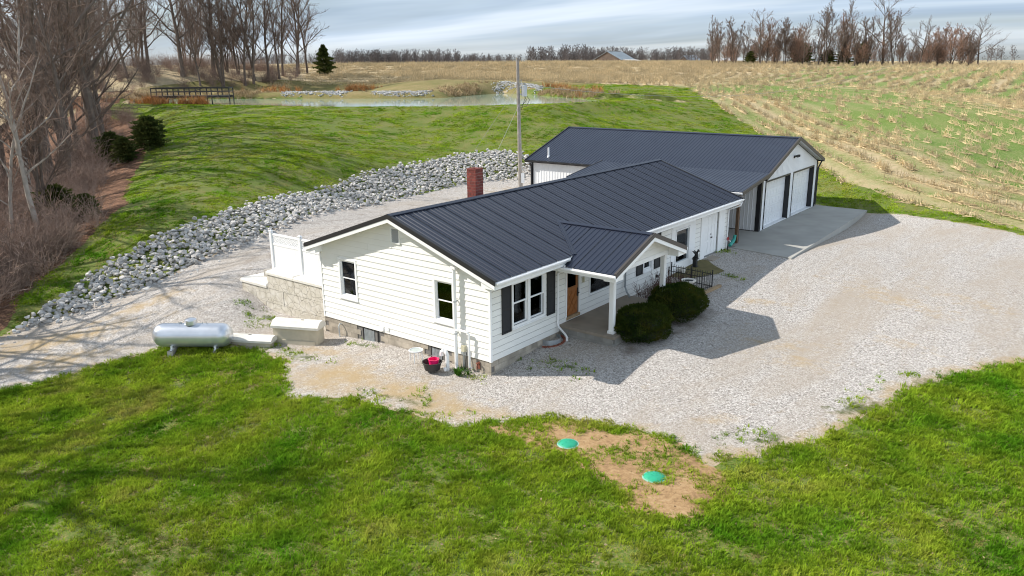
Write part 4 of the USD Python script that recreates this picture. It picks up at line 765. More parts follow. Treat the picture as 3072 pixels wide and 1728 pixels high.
for y in (BY0 - OE, BY1 + OE): m.prism([(X0 + .03, y, bz(y) + .09), (X0 + .03, BM, RT0 - .03), (X0 + .03, BM, RT0 - .10), (X0 + .03, y, bz(y) + .02)], (X1 - X0 - .06, 0, 0))
broof = m.build('roof', 'white_metal', barn); Lb = (BM - BY0 + OE) * math.hypot(BS, 1)
for sg, y in ((1, BY0 - OE), (-1, BY1 + OE)):
    S = np.array([0, sg, BS]) / math.hypot(BS, 1); N = np.array([0, -sg * BS, 1]) / math.hypot(BS, 1); zE = bz(y) + .12
    panels(broof, 'roof_metal', (X0, y, zE), (1, 0, 0), S, N, 0, X1 - X0, lambda t: 0.0, lambda t: Lb)
    m = MB(); m.prism([(X0, BM, RT0 + .045), (X0, BM - sg * .17, RT0 + .045 - .17 * BS), (X0, BM - sg * .17, RT0 + .022 - .17 * BS), (X0, BM, RT0 + .022)], (X1 - X0, 0, 0)); m.build('ridge_cap', 'roof_metal', broof)
    for x in (X0, X1): o = -.03 if x == X0 else .03; m = MB(); m.prism([(x, y, zE + .03), (x, BM, RT0 + .03), (x, BM, RT0 - .17), (x, y, zE - .17)], (o, 0, 0)); m.prism([(x + o, y, zE + .025), (x + o, BM, RT0 + .025), (x + o, BM, RT0 + .05), (x + o, y, zE + .05)], (-o * 3, 0, 0)); m.build('edge_trim', 'brown_trim' if x == X1 else 'black_trim', broof)
    m = MB(); m.box(X0, X1, y - .01, y + .015, zE - .17, zE - .02); m.build('fascia', 'black_trim', broof)
gutter((X0, BY0 - OE - .01, bz(BY0 - OE) + .10), (1, 0, 0), (0, -1, 0), 6.2, barn, 'black_trim', size=.13)
spout([(X0 + .45, BY0 - .30, 3.9), (X0 + .45, BY0 - .22, 3.72), (X0 + .42, BY0 - .10, 3.55), (X0 + .42, BY0 - .08, .9)], 'black_trim', .055, barn)
spout([(.2, BY1 + .30, 3.95), (.12, BY1 + .2, 3.7), (.06, BY1 + .1, 3.5), (.06, BY1 + .1, .95)], 'black_trim', .05, barn)
m = MB(); m.tube([(X0 + 1.5, BY0 + .45, bz(BY0 + .45) + .1), (X0 + 1.5, BY0 + .45, 4.95)], .06, 10); m.lathe((X0 + 1.5, BY0 + .45, 4.27), [(.06, .16), (.10, .04), (.17, .0)], 12); m.build('roof_vent_pipe', 'white_plastic', barn)
m = MB(); BG.box(m, 2.40, 2.56, 4.66, 4.82, .0, .06); lamp = m.build('flood_lamp', 'iron', barn)
for k, g in ((-.10, -.3), (.10, .3)): m = MB(); m.tube([BG.P(2.48, 4.76, .06), BG.P(2.48 + k, 4.80, .16)], .018, 6); m.tube([BG.P(2.48 + k, 4.80, .15), BG.P(2.48 + k * 2.0, 4.76 + abs(g) * .15, .30)], [.06, .085], 10); m.build('lamp_head', 'iron', lamp)
m = MB(); frame(BN, m, -13.0, -11.9, 1.9, 2.95, .05, .02, .05); bwn = m.build('window', 'black_trim', barn); pane(BN, bwn, -12.95, -11.95, 1.95, 2.9, .03)
m = MB(); BN.box(m, -12.95, -11.95, 1.95, 2.9, .004, .02); m.build('blind', 'blind', bwn)
# breezeway roof between barn and house, shallower than the barn's
KY, KZ, LY, LZ, LX0 = -2.92, 4.28, -6.97, 3.76, -10.9
m = MB(); m.prism([(LX0, KY, KZ - .04), (LX0, LY, LZ - .04), (LX0, LY, LZ - .16), (LX0, KY, KZ - .16)], (X1 + .01 - LX0, 0, 0)); lean = m.build('breezeway_roof', 'white_metal', barn)
ll = math.hypot(KY - LY, KZ - LZ); S = np.array([0, KY - LY, KZ - LZ]) / ll; N = np.array([0, -(KZ - LZ), KY - LY]) / ll
panels(lean, 'roof_metal', (LX0, LY, LZ), (1, 0, 0), S, N, 0, X1 - LX0, lambda t: 0.0, lambda t: ll + .3)
for x, o in ((X1 + .008, .03), (LX0, -.03)): m = MB(); m.prism([(x, KY + .3, KZ + .09), (x, LY, LZ + .03), (x, LY, LZ - .19), (x, KY + .3, KZ - .12)], (o, 0, 0)); m.build('edge_trim', 'brown_trim', lean)
gutter((-1.5, LY, LZ - .03), (1, 0, 0), (0, -1, 0), 1.5 + X1, barn, 'white_plastic', size=.10)
for x, y, w, mt in ((.10, -6.72, .15, 'post_wood'), (.10, -6.52, .09, 'black_trim')): m = MB(); m.box(x - w / 2, x + w / 2, y - w / 2, y + w / 2, .8, 3.62); m.build('post', mt, barn)
m = MB(); m.box(-2.2, .2, -6.80, -6.60, 3.60 - .14, 3.60); m.build('beam', 'post_wood', barn)
# concrete apron before the doors
A = [(3.66, 19.62), (3.05, 35.9), (-.32, 35.9), (-.30, 31), (-.18, 25.2), (-7.0, 25.0), (-7.0, 20.5), (.32, 20.5), (.36, 20.14)]
t2 = trimesh.creation.triangulate_polygon(Polygon(A), engine='earcut'); n = len(t2[0]); ring = np.array(A)
m = MB(); m.add(np.column_stack([t2[0], np.full(n, .885)]), t2[1])
for (a, b), (c, d) in zip(A, A[1:] + A[:1]): m.add([(a, b, .4), (c, d, .4), (c, d, .885), (a, b, .885)], [[0, 1, 2, 3]])
v, f = m.arrays(); struct('concrete_apron', v, f, 'apron_concrete', smooth=False, label='grey concrete slab before the barn doors')

# ------------------------------------------------------------------ retaining walls, fence and tank at the left of the house
look('stamped_stone', {'g': ('geometry', {}), 'w': ('noise_texture', {'scale': 2.2, 'detail': 3.0}), 'wm': ('vector_math', {'math_type': 'multiply_add', 'vector2': (.35, .35, .35)}), 'v': ('voronoi_texture', {'feature': 'distance_to_edge', 'scale': 3.4}), 'r': ('map_range', {'from_max': .035, 'to_min': 0.0, 'to_max': 1.0, 'clamp': True}),
    'n': ('noise_texture', {'scale': 3.0, 'detail': 6.0}), 'rp': ('rgb_ramp', {'ramp': [(.3, (.46, .42, .34)), (.55, (.56, .52, .45)), (.75, (.62, .59, .53))]}), 'c': ('mix_color', {'a': (.47, .43, .36)}), 'ad': ('math', {'math_type': 'add'}), 'nb': ('math', {'math_type': 'multiply', 'value2': .4}), 'b': ('bump', {'strength': .8, 'distance': .03}), 'p': ('principled_bsdf', {'roughness': .9})},
     [('g.position', 'w.vector'), ('w.color', 'wm.vector1'), ('g.position', 'wm.vector3'), ('wm.vector', 'v.vector'), ('v.distance', 'r.value'), ('g.position', 'n.vector'), ('n.fac', 'rp.fac'), ('rp.color', 'c.b'), ('r.result', 'c.fac'), ('c.result', 'p.base_color'), ('n.fac', 'nb.value1'), ('nb.value', 'ad.value1'), ('r.result', 'ad.value2'), ('ad.value', 'b.height'), ('b.normal', 'p.normal')], 'p.BSDF')
rw = Thing('retaining_wall', 'tall stamped stone block retaining wall under the white fence', 'retaining wall', loc=(-12, 0.4, -.3))
RW = Plane((0, .02, 0), (1, 0, 0), (0, -1, 0)); hc = .655
for k, z in enumerate((-.96, -.305, .35, 1.0)):
    u0 = -12.92 if z > .9 else -14.95; u = u0 if z > .9 or k % 2 else u0 - .45
    if z > .9: u = -12.92
    while u < -9.06:
        e = min(u + (1.78 if z < .9 else 1.93), -9.04); a_ = max(u, u0)
        if e - a_ > .1: m = MB(); RW.box(m, a_ + .012, e - .012, z + .008, z + hc - .008, -.8, rng.uniform(-.012, .012)); m.build('stone_block', 'stamped_stone', rw)
        u = e
m = MB(); RW.box(m, -14.9, -9.05, -1.0, .98, -.78, -.03); RW.box(m, -12.85, -9.05, .98, 1.62, -.78, -.03); m.build('core', 'tan_concrete', rw)
def cap(parent, pl, u0, u1, z, d0, d1, t=.10, bev=.07, name='cap_slab'):
    m = MB(); m.hexa([pl.P(u0, z, d0), pl.P(u1, z, d0), pl.P(u1, z, d1), pl.P(u0, z, d1), pl.P(u0, z + t, d0), pl.P(u1, z + t, d0), pl.P(u1, z + t, d1), pl.P(u0, z + t, d1)])
    m.hexa([pl.P(u0, z + t, d0), pl.P(u1, z + t, d0), pl.P(u1, z + t, d1), pl.P(u0, z + t, d1), pl.P(u0 + bev, z + t + bev, d0 + bev), pl.P(u1 - bev, z + t + bev, d0 + bev), pl.P(u1 - bev, z + t + bev, d1 - bev), pl.P(u0 + bev, z + t + bev, d1 - bev)]); return m.build(name, 'cap_concrete', parent)
cap(rw, RW, -12.96, -11.02, 1.655, -.84, .05); cap(rw, RW, -11.0, -9.04, 1.655, -.84, .05); cap(rw, RW, -15.02, -13.0, 1.005, -.84, .05)
RW2 = Plane((-14.95, .86, 0), (0, 1, 0), (-1, 0, 0))
for k in range(2):
    for z in (.35, -.3): m = MB(); RW2.box(m, k * 1.78 + .01, k * 1.78 + 1.77, z + .008, z + hc - .008, -.75, 0); m.build('stone_block', 'stamped_stone', rw)
    cap(rw, RW2, k * 1.78 + .01, k * 1.78 + 1.76, 1.005, -.80, .05)
m = MB(); m.box(-14.3, -9.05, .8, 8.0, .3, 1.5); m.build('terrace_fill', 'concrete', rw)
fence = Thing('vinyl_fence', 'white vinyl privacy fence with lattice top on the stone wall', 'fence', loc=(-11, .5, 1.0))
FP = Plane((0, .50, 0), (1, 0, 0), (0, -1, 0)); fx = (-13.02, -10.98, -9.08); z0, z1 = 1.74, 3.42
for k, x in enumerate(fx):
    m = MB(); FP.box(m, x - .065, x + .065, 1.0 if k == 0 else 1.70, z1 + .08, -.065, .065); FP.box(m, x - .085, x + .085, z1 + .08, z1 + .11, -.085, .085); m.hexa([FP.P(x - .07, z1 + .11, -.07), FP.P(x + .07, z1 + .11, -.07), FP.P(x + .07, z1 + .11, .07), FP.P(x - .07, z1 + .11, .07)] + [FP.P(x + a, z1 + .16, b) for a, b in ((-.01, -.01), (.01, -.01), (.01, .01), (-.01, .01))]); m.build('post', 'white_plastic', fence)
for a, b in zip(fx, fx[1:]):
    a, b = a + .065, b - .065
    for z, h in ((z0, .14), (2.90, .10), (z1 - .08, .09)): m = MB(); FP.box(m, a, b, z, z + h, -.03, .03); m.build('rail', 'white_plastic', fence)
    n = int((b - a) / .15); w = (b - a) / n
    for k in range(n): m = MB(); FP.box(m, a + k * w + .004, a + (k + 1) * w - .004, z0 + .14, 2.90, -.015, .015); m.build('board', 'white_plastic', fence)
    m = MB(); h = z1 - .08 - 3.0
    for k in np.arange(-h, b - a, .115):
        for s_ in (0, 1):
            p, q = (k, 3.0), (k + h, 3.0 + h)
            if p[0] < 0: p = (0, 3.0 - k)
            if q[0] > b - a: q = (b - a, 3.0 + (b - a - k))
            if s_: p, q = (b - a - p[0], p[1]), (b - a - q[0], q[1])
            if abs(q[0] - p[0]) > .03: m.beam(FP.P(a + p[0], p[1], .007 if s_ else -.007), FP.P(a + q[0], q[1], .007 if s_ else -.007), .012, .036, up=(1, 0, .001))
    m.build('lattice', 'white_plastic', fence, kind='stuff')
lw = Thing('low_wall', 'short tan concrete wall block with thick white cap beside the house corner', 'wall', loc=(-8.9, -1.5, -.3)); d_ = np.array([.905, .425, 0]); n_ = np.array([.425, -.905, 0])
LP = Plane((-9.85, -2.12, 0), d_, n_)
m = MB(); LP.box(m, .06, 2.0, -.6, .38, -.66, -.06); m.build('wall_block', 'tan_concrete', lw)
m = MB(); m.prism([LP.P(0, .34, .02), LP.P(0, .44, .02), LP.P(0, .62, -.22), LP.P(0, .64, -.48), LP.P(0, .46, -.74), LP.P(0, .34, -.74)], d_ * 2.08); cp1 = m.build('cap_slab', 'cap_concrete', lw)
m = MB(); LP.box(m, 1.2, 1.32, .628, .648, -.38, -.34); m.build('lifting_hook', 'iron', cp1)
m = MB(); LP.box(m, .45, 1.9, -.35, -.16, -.07, -.03); m.build('wall_block', 'tan_concrete', lw)
lw2 = Thing('low_wall', 'lower white capped concrete wall step running behind the silver tank', 'wall', loc=(-10.9, -2.8, -.4)); d2 = np.array([.88, .475, 0]); n2 = np.array([.475, -.88, 0]); LQ = Plane((-12.8, -4.30, 0), d2, n2)
for u in (0.05, 1.93): m = MB(); LQ.box(m, u, u + 1.86, -.75, -.16, -.60, -.05); m.build('wall_block', 'tan_concrete', lw2)
m = MB(); m.prism([LQ.P(0, -.16, .02), LQ.P(0, -.07, .02), LQ.P(0, .06, -.20), LQ.P(0, .07, -.42), LQ.P(0, -.06, -.66), LQ.P(0, -.16, -.66)], d2 * 3.86); c2_ = m.build('cap_slab', 'cap_concrete', lw2)
m = MB(); LQ.box(m, 2.75, 2.88, .058, .08, -.33, -.29); m.build('lifting_hook', 'iron', c2_)
# propane tank
tc = np.array([-11.84, -4.37, .36]); td = np.array([2.58, 1.91, 0]); td /= np.linalg.norm(td); tang = math.atan2(td[1], td[0])
tank = Thing('propane_tank', 'horizontal silver propane tank with domed lid beside the drive', 'tank', loc=(tc[0], tc[1], -.45), rz=tang, world=False); R, Lh_, cz = .475, 1.60, .70
pr = [(-Lh_, 0)] + [(-Lh_ + .42 * (1 - math.cos(t)), R * math.sin(t)) for t in np.linspace(.12, math.pi / 2, 10)] + [(k, R) for k in np.linspace(-Lh_ + .5, Lh_ - .5, 7)] + [(Lh_ - .42 * (1 - math.cos(t)), R * math.sin(t)) for t in np.linspace(math.pi / 2, .12, 10)] + [(Lh_, 0)]
n = 40; g = np.arange(n) * 2 * np.pi / n; v = np.array([[x, max(r, 1e-4) * math.cos(t), cz + max(r, 1e-4) * math.sin(t)] for x, r in pr for t in g]); i, j = np.meshgrid(np.arange(len(pr) - 1), np.arange(n), indexing='ij')
m = MB(); m.add(v, np.stack([i * n + j, i * n + (j + 1) % n, (i + 1) * n + (j + 1) % n, (i + 1) * n + j], -1).reshape(-1, 4)[:, ::-1]); body = m.build('tank_body', 'tank_silver', tank, smooth=True)
m = MB(); m.lathe((-.02, 0, cz + R - .03), [(.21, 0), (.235, .02), (.235, .17), (.22, .21), (.14, .25), (.0, .265)], 28); m.build('lid', 'tank_silver', tank, smooth=40)
for x, r in ((-.42, .035), (-.50, .02), (.45, .015), (.62, .015)): m = MB(); m.tube([(x, 0, cz + R - .01), (x, 0, cz + R + .06)], r, 8); m.build('valve', 'galvanised', body)
for x in (-.80, .95):
    for s_ in (-.26, .26): m = MB(); m.box(x - .04, x + .04, s_ - .03, s_ + .03, .19, cz - .38); m.build('leg', 'white_metal', tank)
    m = MB(); m.box(x - .04, x + .04, -.36, .36, .155, .195); m.build('leg_bar', 'white_metal', tank)
for x, lb in ((-.80, 'grey concrete pad under the left leg of the silver tank'), (.95, 'grey concrete pad under the right leg of the silver tank')):
    c, s_ = math.cos(tang), math.sin(tang); px_, py_ = tc[0] + c * x, tc[1] + s_ * x; zz = float(height(px_, py_)); m = MB(); m.obox((px_, py_, min(zz, -.4) - .05), .22, .95, -.295 - min(zz, -.4) + .05, tang); single('concrete_pad', m, 'concrete', lb, 'concrete pad')
# utility pole and its gear
pb = np.array([-20.2, 28.06, 1.3]); tip = np.array([-20.3, 27.9, 10.98])
pole = Thing('utility_pole', 'grey weathered wooden power pole with a transformer behind the house', 'utility pole', loc=pb)
m = MB(); kk = np.linspace(0, 1, 9); m.tube([pb + (tip - pb) * k - (0, 0, .2 * (k == 0)) for k in kk], .17 - .065 * kk, 12); m.build('pole', 'pole_wood', pole, smooth=40)
q = np.array([-20.25, 27.95, 0]); rt = np.array([RT[0], RT[1], 0]) / math.hypot(RT[0], RT[1])
tp = q + rt * .42 + (0, 0, 8.2); m = MB(); m.lathe(tp, [(0, 0), (.2, 0), (.21, .05), (.21, .68), (.235, .70), (.235, .76), (.1, .80), (0, .81)], 20); tr = m.build('transformer', 'transformer_grey', pole, smooth=40)
m = MB(); m.beam(q + (0, 0, 8.35) + rt * .1, tp + (0, 0, .15), .05, .08); m.beam(q + (0, 0, 8.8) + rt * .1, tp + (0, 0, .6), .05, .08); m.build('bracket', 'galvanised', tr)
m = MB(); m.lathe(tp + rt * .05 + (0, 0, .80), [(.03, 0), (.05, .03), (.03, .06), (.05, .09), (.03, .12), (.045, .15), (.0, .2)], 10); m.build('insulator', 'galvanised', tr)
m = MB(); m.tube([q + rt * .14 + (0, 0, 9.05), q + rt * .2 + (0, 0, 9.25), q + rt * .16 + (0, 0, 9.4)], .03, 6); m.build('cutout', 'galvanised', pole)
for k, (o, dn) in enumerate(((.28, .55), (.5, .75), (.12, 1.0))): m = MB(); m.tube([tp + rt * .2 * (k - 1) + (0, 0, .25), tp + rt * (o - .1) + (0, 0, -.25), tp + rt * (o - .35) + (0, 0, -dn), q + rt * .14 + (0, 0, 7.5 - .1 * k)], .018, 6); m.build('cable', 'wire', pole)
m = MB(); m.tube([q + rt * .19 + (0, 0, 4.6 - 1.6), q + rt * .19 + (0, 0, 1.2)], .05, 8); m.obox(q + rt * .24 + (0, 0, 1.75), .30, .2, .75, YAW); m.build('meter_box', 'white_metal', pole)
m = MB(); m.tube([q + (0, 0, 9.0), at_g := np.array([-29.0, 31.6, float(height(-29.0, 31.6))])], .012, 5); m.build('guy_wire', 'pale_wire', pole)
m = MB(); far = np.array([-12.0, 110.0, 10.6]); a_ = q + rt * .2 + (0, 0, 9.05); m.tube([a_ + (far - a_) * k - (0, 0, 2.6 * 4 * k * (1 - k)) for k in np.linspace(0, 1, 18)], .014, 5); m.build('power_line', 'pale_wire', pole)
m = MB(); m.tube([(-7.3, 6.8, 4.2), (-11.0, 13.4, 5.2), (-20.1, 27.8, 7.6)], .009, 5); m.build('service_wire', 'pale_wire', pole)

# ------------------------------------------------------------------ rock bank along the drive
rng = np.random.default_rng(11)
def rock_mesh(r, seed):
    q = np.random.default_rng(seed); p = q.normal(size=(15, 3)); p /= np.linalg.norm(p, axis=1, keepdims=True); p *= q.uniform(.8, 1.0, (15, 1)) * np.array([1.0, q.uniform(.65, .95), q.uniform(.5, .8)]) * r
    h = trimesh.Trimesh(p).convex_hull; return np.array(h.vertices), np.array(h.faces)
riprap = Thing('riprap_bank', 'long bank of loose pale grey limestone rocks curving along the gravel drive', 'rock bank', loc=(-25, 12, 1))
x0, y0, x1, y1 = ROCKS.bounds; pts = []
cell = .27
gx, gy = np.meshgrid(np.arange(x0, x1, cell), np.arange(y0, y1, cell)); gx = gx.ravel() + rng.uniform(-.16, .16, gx.size); gy = gy.ravel() + rng.uniform(-.16, .16, gy.size)
s_r = inside(ROCKS, gx, gy) + wig(gx, gy, .45, 1.1, 31); ok = s_r > 0.0; gx, gy, s_r = gx[ok], gy[ok], s_r[ok]
gz = height(gx, gy) + .05 + .13 * np.clip(s_r / .8, 0, 1) * rng.uniform(0, 1.3, len(gx)); rad = rng.uniform(.11, .235, len(gx)) * np.where(rng.random(len(gx)) < .10, 1.4, 1)
k = rng.random(len(gx)) < .5                                            # a second layer lying in the gaps
g2 = np.stack([gx[k] + rng.uniform(-.2, .2, k.sum()), gy[k] + rng.uniform(-.2, .2, k.sum())], 1); z2 = height(g2[:, 0], g2[:, 1]) + .22 + .12 * rng.random(k.sum())
rp_ = np.vstack([np.stack([gx, gy, gz], 1), np.column_stack([g2, z2])]); rad = np.concatenate([rad, rng.uniform(.11, .22, k.sum())])
strays = rng.uniform(0, 1, (70, 2)); i_ = rng.integers(0, len(ROCK_BASE) - 1, 70); b_ = np.array(ROCK_BASE); sp = b_[i_] + (b_[i_ + 1] - b_[i_]) * strays[:, :1] + np.column_stack([rng.uniform(.1, .9, 70), rng.uniform(-.3, .3, 70)])
rp_ = np.vstack([rp_, np.column_stack([sp, height(sp[:, 0], sp[:, 1]) + .08])]); rad = np.concatenate([rad, rng.uniform(.07, .15, 70)])
dep = (rp_ - CAM) @ FW; order = np.argsort(-(rad / dep)); big = order[:300]; rest = order[300:]
for i in big:
    v, f = rock_mesh(rad[i], int(i) + 5); a = rng.uniform(0, 6.28); c, s_ = math.cos(a), math.sin(a); v = np.stack([c * v[:, 0] - s_ * v[:, 1], s_ * v[:, 0] + c * v[:, 1], v[:, 2]], 1) + rp_[i]
    MB().add(v, f).build('rock', 'rock', riprap)
def rq(n): q = rng.normal(size=(n, 4)); return q / np.linalg.norm(q, axis=1, keepdims=True)
yq = lambda n: (lambda a: np.stack([np.cos(a), 0 * a, 0 * a, np.sin(a)], 1))(rng.uniform(0, 3.14, n))
scatter('/World/riprap_bank/packed_rocks', [(*rock_mesh(1.0, 900 + k), 'rock') for k in range(14)], rp_[rest] - riprap.loc, yq(len(rest)), rad[rest], rng.integers(0, 14, len(rest)), kind='stuff')
def shore(path_pts, width, n, name, label, r=(.13, .28)):
    p = np.array(path_pts); k = rng.integers(0, len(p) - 1, n); t = rng.random((n, 1)); q = p[k] + (p[k + 1] - p[k]) * t; nr = np.array([-.62, .785]); q = q + nr * rng.uniform(0, width, (n, 1)) + rng.normal(0, .3, (n, 2))
    z = height(q[:, 0], q[:, 1]) + rng.uniform(0, .2, n)
    return scatter(f'/World/{name}', [(*rock_mesh(1.0, 700 + j), 'shore_rock') for j in range(8)], np.column_stack([q, z]), yq(n), rng.uniform(*r, n), rng.integers(0, 8, n), label=label, kind='stuff')
shore([(-86.5, 55.0), (-80.5, 58.2), (-77, 59.6)], 4.6, 700, 'shore_rocks', 'white rocks on the far pond shore just right of the wooden dock')
shore([(-73.5, 61.5), (-69.5, 63.2), (-66.5, 66.2)], 4.4, 640, 'shore_rocks_001', 'white rocks on the far pond shore left of the power pole')
shore([(-67.5, 83), (-67.6, 86), (-63, 86.2), (-59, 84.0)], 4.0, 560, 'shore_rocks_002', 'white rocks round the narrow inlet behind the power pole')

# ------------------------------------------------------------------ grass
def tuft(n, r, h, seed, w=.006, lean=.5, clumps=6):
    """a patch of blades that stand in a few clumps"""
    q = np.random.default_rng(seed); cr = r * np.sqrt(q.random(clumps)); ca = q.uniform(0, 6.283, clumps); ch = q.uniform(.6, 1.25, clumps); cd = q.uniform(0, 6.283, clumps)
    g = q.integers(0, clumps, n); loose = q.random(n) < .30; rr = np.where(loose, r * np.sqrt(q.random(n)), cr[g]); a = np.where(loose, q.uniform(0, 6.283, n), ca[g])
    p = np.stack([rr * np.cos(a) + q.normal(0, r * .13, n), rr * np.sin(a) + q.normal(0, r * .13, n), np.full(n, -.01)], 1)
    hh = h * q.uniform(.5, 1.1, n) * np.where(loose, .5, ch[g]); d = np.where(loose, q.uniform(0, 6.283, n), cd[g] + q.normal(0, 1.2, n)); L = lean * hh * q.uniform(.3, 1.4, n); ww = w * q.uniform(.7, 1.4, n)
    side = np.stack([-np.sin(d), np.cos(d), 0 * d], 1) * ww[:, None]; mid = p + np.stack([np.cos(d) * L * .35, np.sin(d) * L * .35, hh * .62], 1); tip = p + np.stack([np.cos(d) * L, np.sin(d) * L, hh], 1)
    v = np.stack([p - side, p + side, mid + side * .8, mid - side * .8, tip], 1).reshape(-1, 3); b = np.arange(n) * 5
    return v, np.vstack([np.stack([b, b + 1, b + 2], 1), np.stack([b, b + 2, b + 3], 1), np.stack([b + 3, b + 2, b + 4], 1)])
def normals(x, y, e=.3):
    zx = (height(x + e, y) - height(x - e, y)) / (2 * e); zy = (height(x, y + e) - height(x, y - e)) / (2 * e); return np.stack([-zx, -zy, np.ones_like(zx)], 1)
def seen(x, y, z, m=1.16):
    d = np.stack([x, y, z], 1) - CAM; w = d @ FW; return (w > 3) & (np.abs(d @ RT) / np.maximum(w, .1) < (m * 1.2) * 1536 / FPX) & (np.abs(d @ UP) / np.maximum(w, .1) < m * 1.12 * 864 / FPX), w
def lawn_room(x, y):
    """how far a point stands clear of everything that is not lawn"""
    s = inside(LAWN, x, y) + wig(x, y, .5, 2.5, 5)
    for poly, a, b, c in ((GRAVEL, .55, 1.6, 11), (SOIL, .75, 1.1, 12), (WOODS, .8, 2.0, 13), (ROCKS, .45, 1.1, 31)): s = np.minimum(s, -(inside(poly, x, y) + wig(x, y, a, b, c)))
    return np.minimum(np.minimum(s, -inside(POND, x, y) - .3), -inside(FARSIDE, x, y) - .2)
n0 = 150000; gx = rng.uniform(-112, 34, n0); gy = rng.uniform(-26, 112, n0); gz0 = rbf(np.stack([gx, gy], 1))
vis, w = seen(gx, gy, gz0); dens = 8.2 * np.minimum(1, (22 / np.maximum(w, 10)) ** 1.25); ok = vis & (rng.random(n0) < dens / (n0 / (146 * 138.0))); gx, gy, w = gx[ok], gy[ok], w[ok]
n1 = 15000; ex, ey = rng.uniform(-19, 24, n1), rng.uniform(-21, 14, n1); gx, gy = np.concatenate([gx, ex]), np.concatenate([gy, ey]); v2, w2 = seen(ex, ey, rbf(np.stack([ex, ey], 1))); w = np.concatenate([w, np.where(v2, w2, 1e9)])
room = lawn_room(gx, gy); ok = (room > -.22 + .5 * (fbm(gx, gy, .5, 44, 2) - .5)) & (w < 1e8); gx, gy, w, room = gx[ok], gy[ok], w[ok], room[ok]
sc = np.clip((w / 24) ** .55, .8, 2.0) * rng.uniform(.75, 1.25, len(gx)) * np.clip(.62 + room / .5, .42, 1)
bald = fbm(gx, gy, 2.2, 41, 3); bald2 = fbm(gx, gy, 9.0, 43, 2); sc = sc * np.clip(1.15 - 1.6 * np.clip(bald - .64, 0, 1) * 4, .6, 1)
kind_ = np.where(rng.random(len(gx)) < np.clip((bald2 - .38) * 1.3, .05, .45), rng.integers(6, 8, len(gx)), rng.integers(0, 6, len(gx)))
protos = [(*tuft(150, .38, .125, 50 + k, .011, .8), 'grass_blade') for k in range(6)] + [(*tuft(90, .38, .075, 60 + k, .009, 1.1), 'straw_blade') for k in range(2)]
scatter('/World/grass', protos, np.column_stack([gx, gy, height(gx, gy) + .045]), quat(normals(gx, gy), rng.uniform(0, 6.28, len(gx))), np.stack([sc, sc, sc * rng.uniform(.75, 1.2, len(gx)) / np.sqrt(np.maximum(sc, .6)) * np.clip(1.25 - (w - 22) / 40, .42, 1)], 1), kind_, kind='stuff', label='short green grass blades of the lawn')
n_grass = len(gx)
# small tufts straying over the bare soil and the gravel's edges
q = rng.uniform(0, 1, (12000, 2)); wx, wy = 1.0 + 13.5 * q[:, 0], -5.2 + 13.5 * q[:, 1]; s1, s2 = inside(SOIL, wx, wy), inside(GRAVEL, wx, wy)
pr_ = np.where(s1 > -.3, 1.0 * np.clip((fbm(wx, wy, .8, 51, 2) - .41) * 7, 0, 1) * np.clip(.45 + (wy + 3.6) * .55, .25, 1) + .35 * np.clip(1 - s1 / .5, 0, 1) * np.clip((fbm(wx, wy, .7, 52, 2) - .4) * 5, 0, 1), np.where((s2 > 0) & (s2 < 1.8) & (wx > 8.5), .22 * np.clip((fbm(wx, wy, .9, 53, 2) - .5) * 7, 0, 1) * (1 - s2 / 1.8), 0))
ok = rng.random(12000) < pr_ * 1.0; wx, wy = wx[ok], wy[ok]
spot = np.array([(-7.6, -2.4, .7, .25, 26), (-9.8, -2.3, 1.0, .25, 22), (-12.4, -.75, .8, .3, 22), (-11.6, -1.2, .5, .3, 14), (-6.2, -.35, .5, .12, 12), (1.9, 1.9, .7, .25, 14), (.5, 1.4, .5, .2, 6), (-1.2, -3.0, 1.2, .4, 26), (9.6, .6, .8, .4, 26), (2.4, 15.1, .6, .25, 14), (-.4, -.45, .25, .1, 10), (.25, 19.3, .3, .3, 16), (-11.0, -3.9, 1.4, .5, 40)])
ex = np.concatenate([rng.normal(a, c, int(n)) for a, b, c, d, n in spot]); ey = np.concatenate([rng.normal(b, d, int(n)) for a, b, c, d, n in spot]); wx, wy = np.concatenate([wx, ex]), np.concatenate([wy, ey])
scatter('/World/weeds', [(*tuft(45, .13, .075, 80 + k, .006, .9), 'grass_blade') for k in range(4)], np.column_stack([wx, wy, height(wx, wy) + .06]), quat(normals(wx, wy), rng.uniform(0, 6.28, len(wx))), rng.uniform(.7, 2.1, len(wx)), rng.integers(0, 4, len(wx)), kind='stuff', label='small green weeds on bare soil and gravel')
# fallen leaves and straw lying about in the lawn
n2 = 500; lx, ly = rng.uniform(-16, 16, n2), rng.uniform(-18, 4, n2); ok = lawn_room(lx, ly) > .1; lx, ly = lx[ok], ly[ok]
lf = (np.array([[-.05, 0, 0], [0, -.03, .012], [.05, 0, 0], [0, .035, .016]]), np.array([[0, 1, 2], [0, 2, 3]]))
scatter('/World/fallen_leaves', [(*lf, 'dry_grass')], np.column_stack([lx, ly, height(lx, ly) + .11]), rq(len(lx)), rng.uniform(.4, 1.0, len(lx)), np.zeros(len(lx), int), kind='stuff', label='scattered dry leaves lying in the lawn')
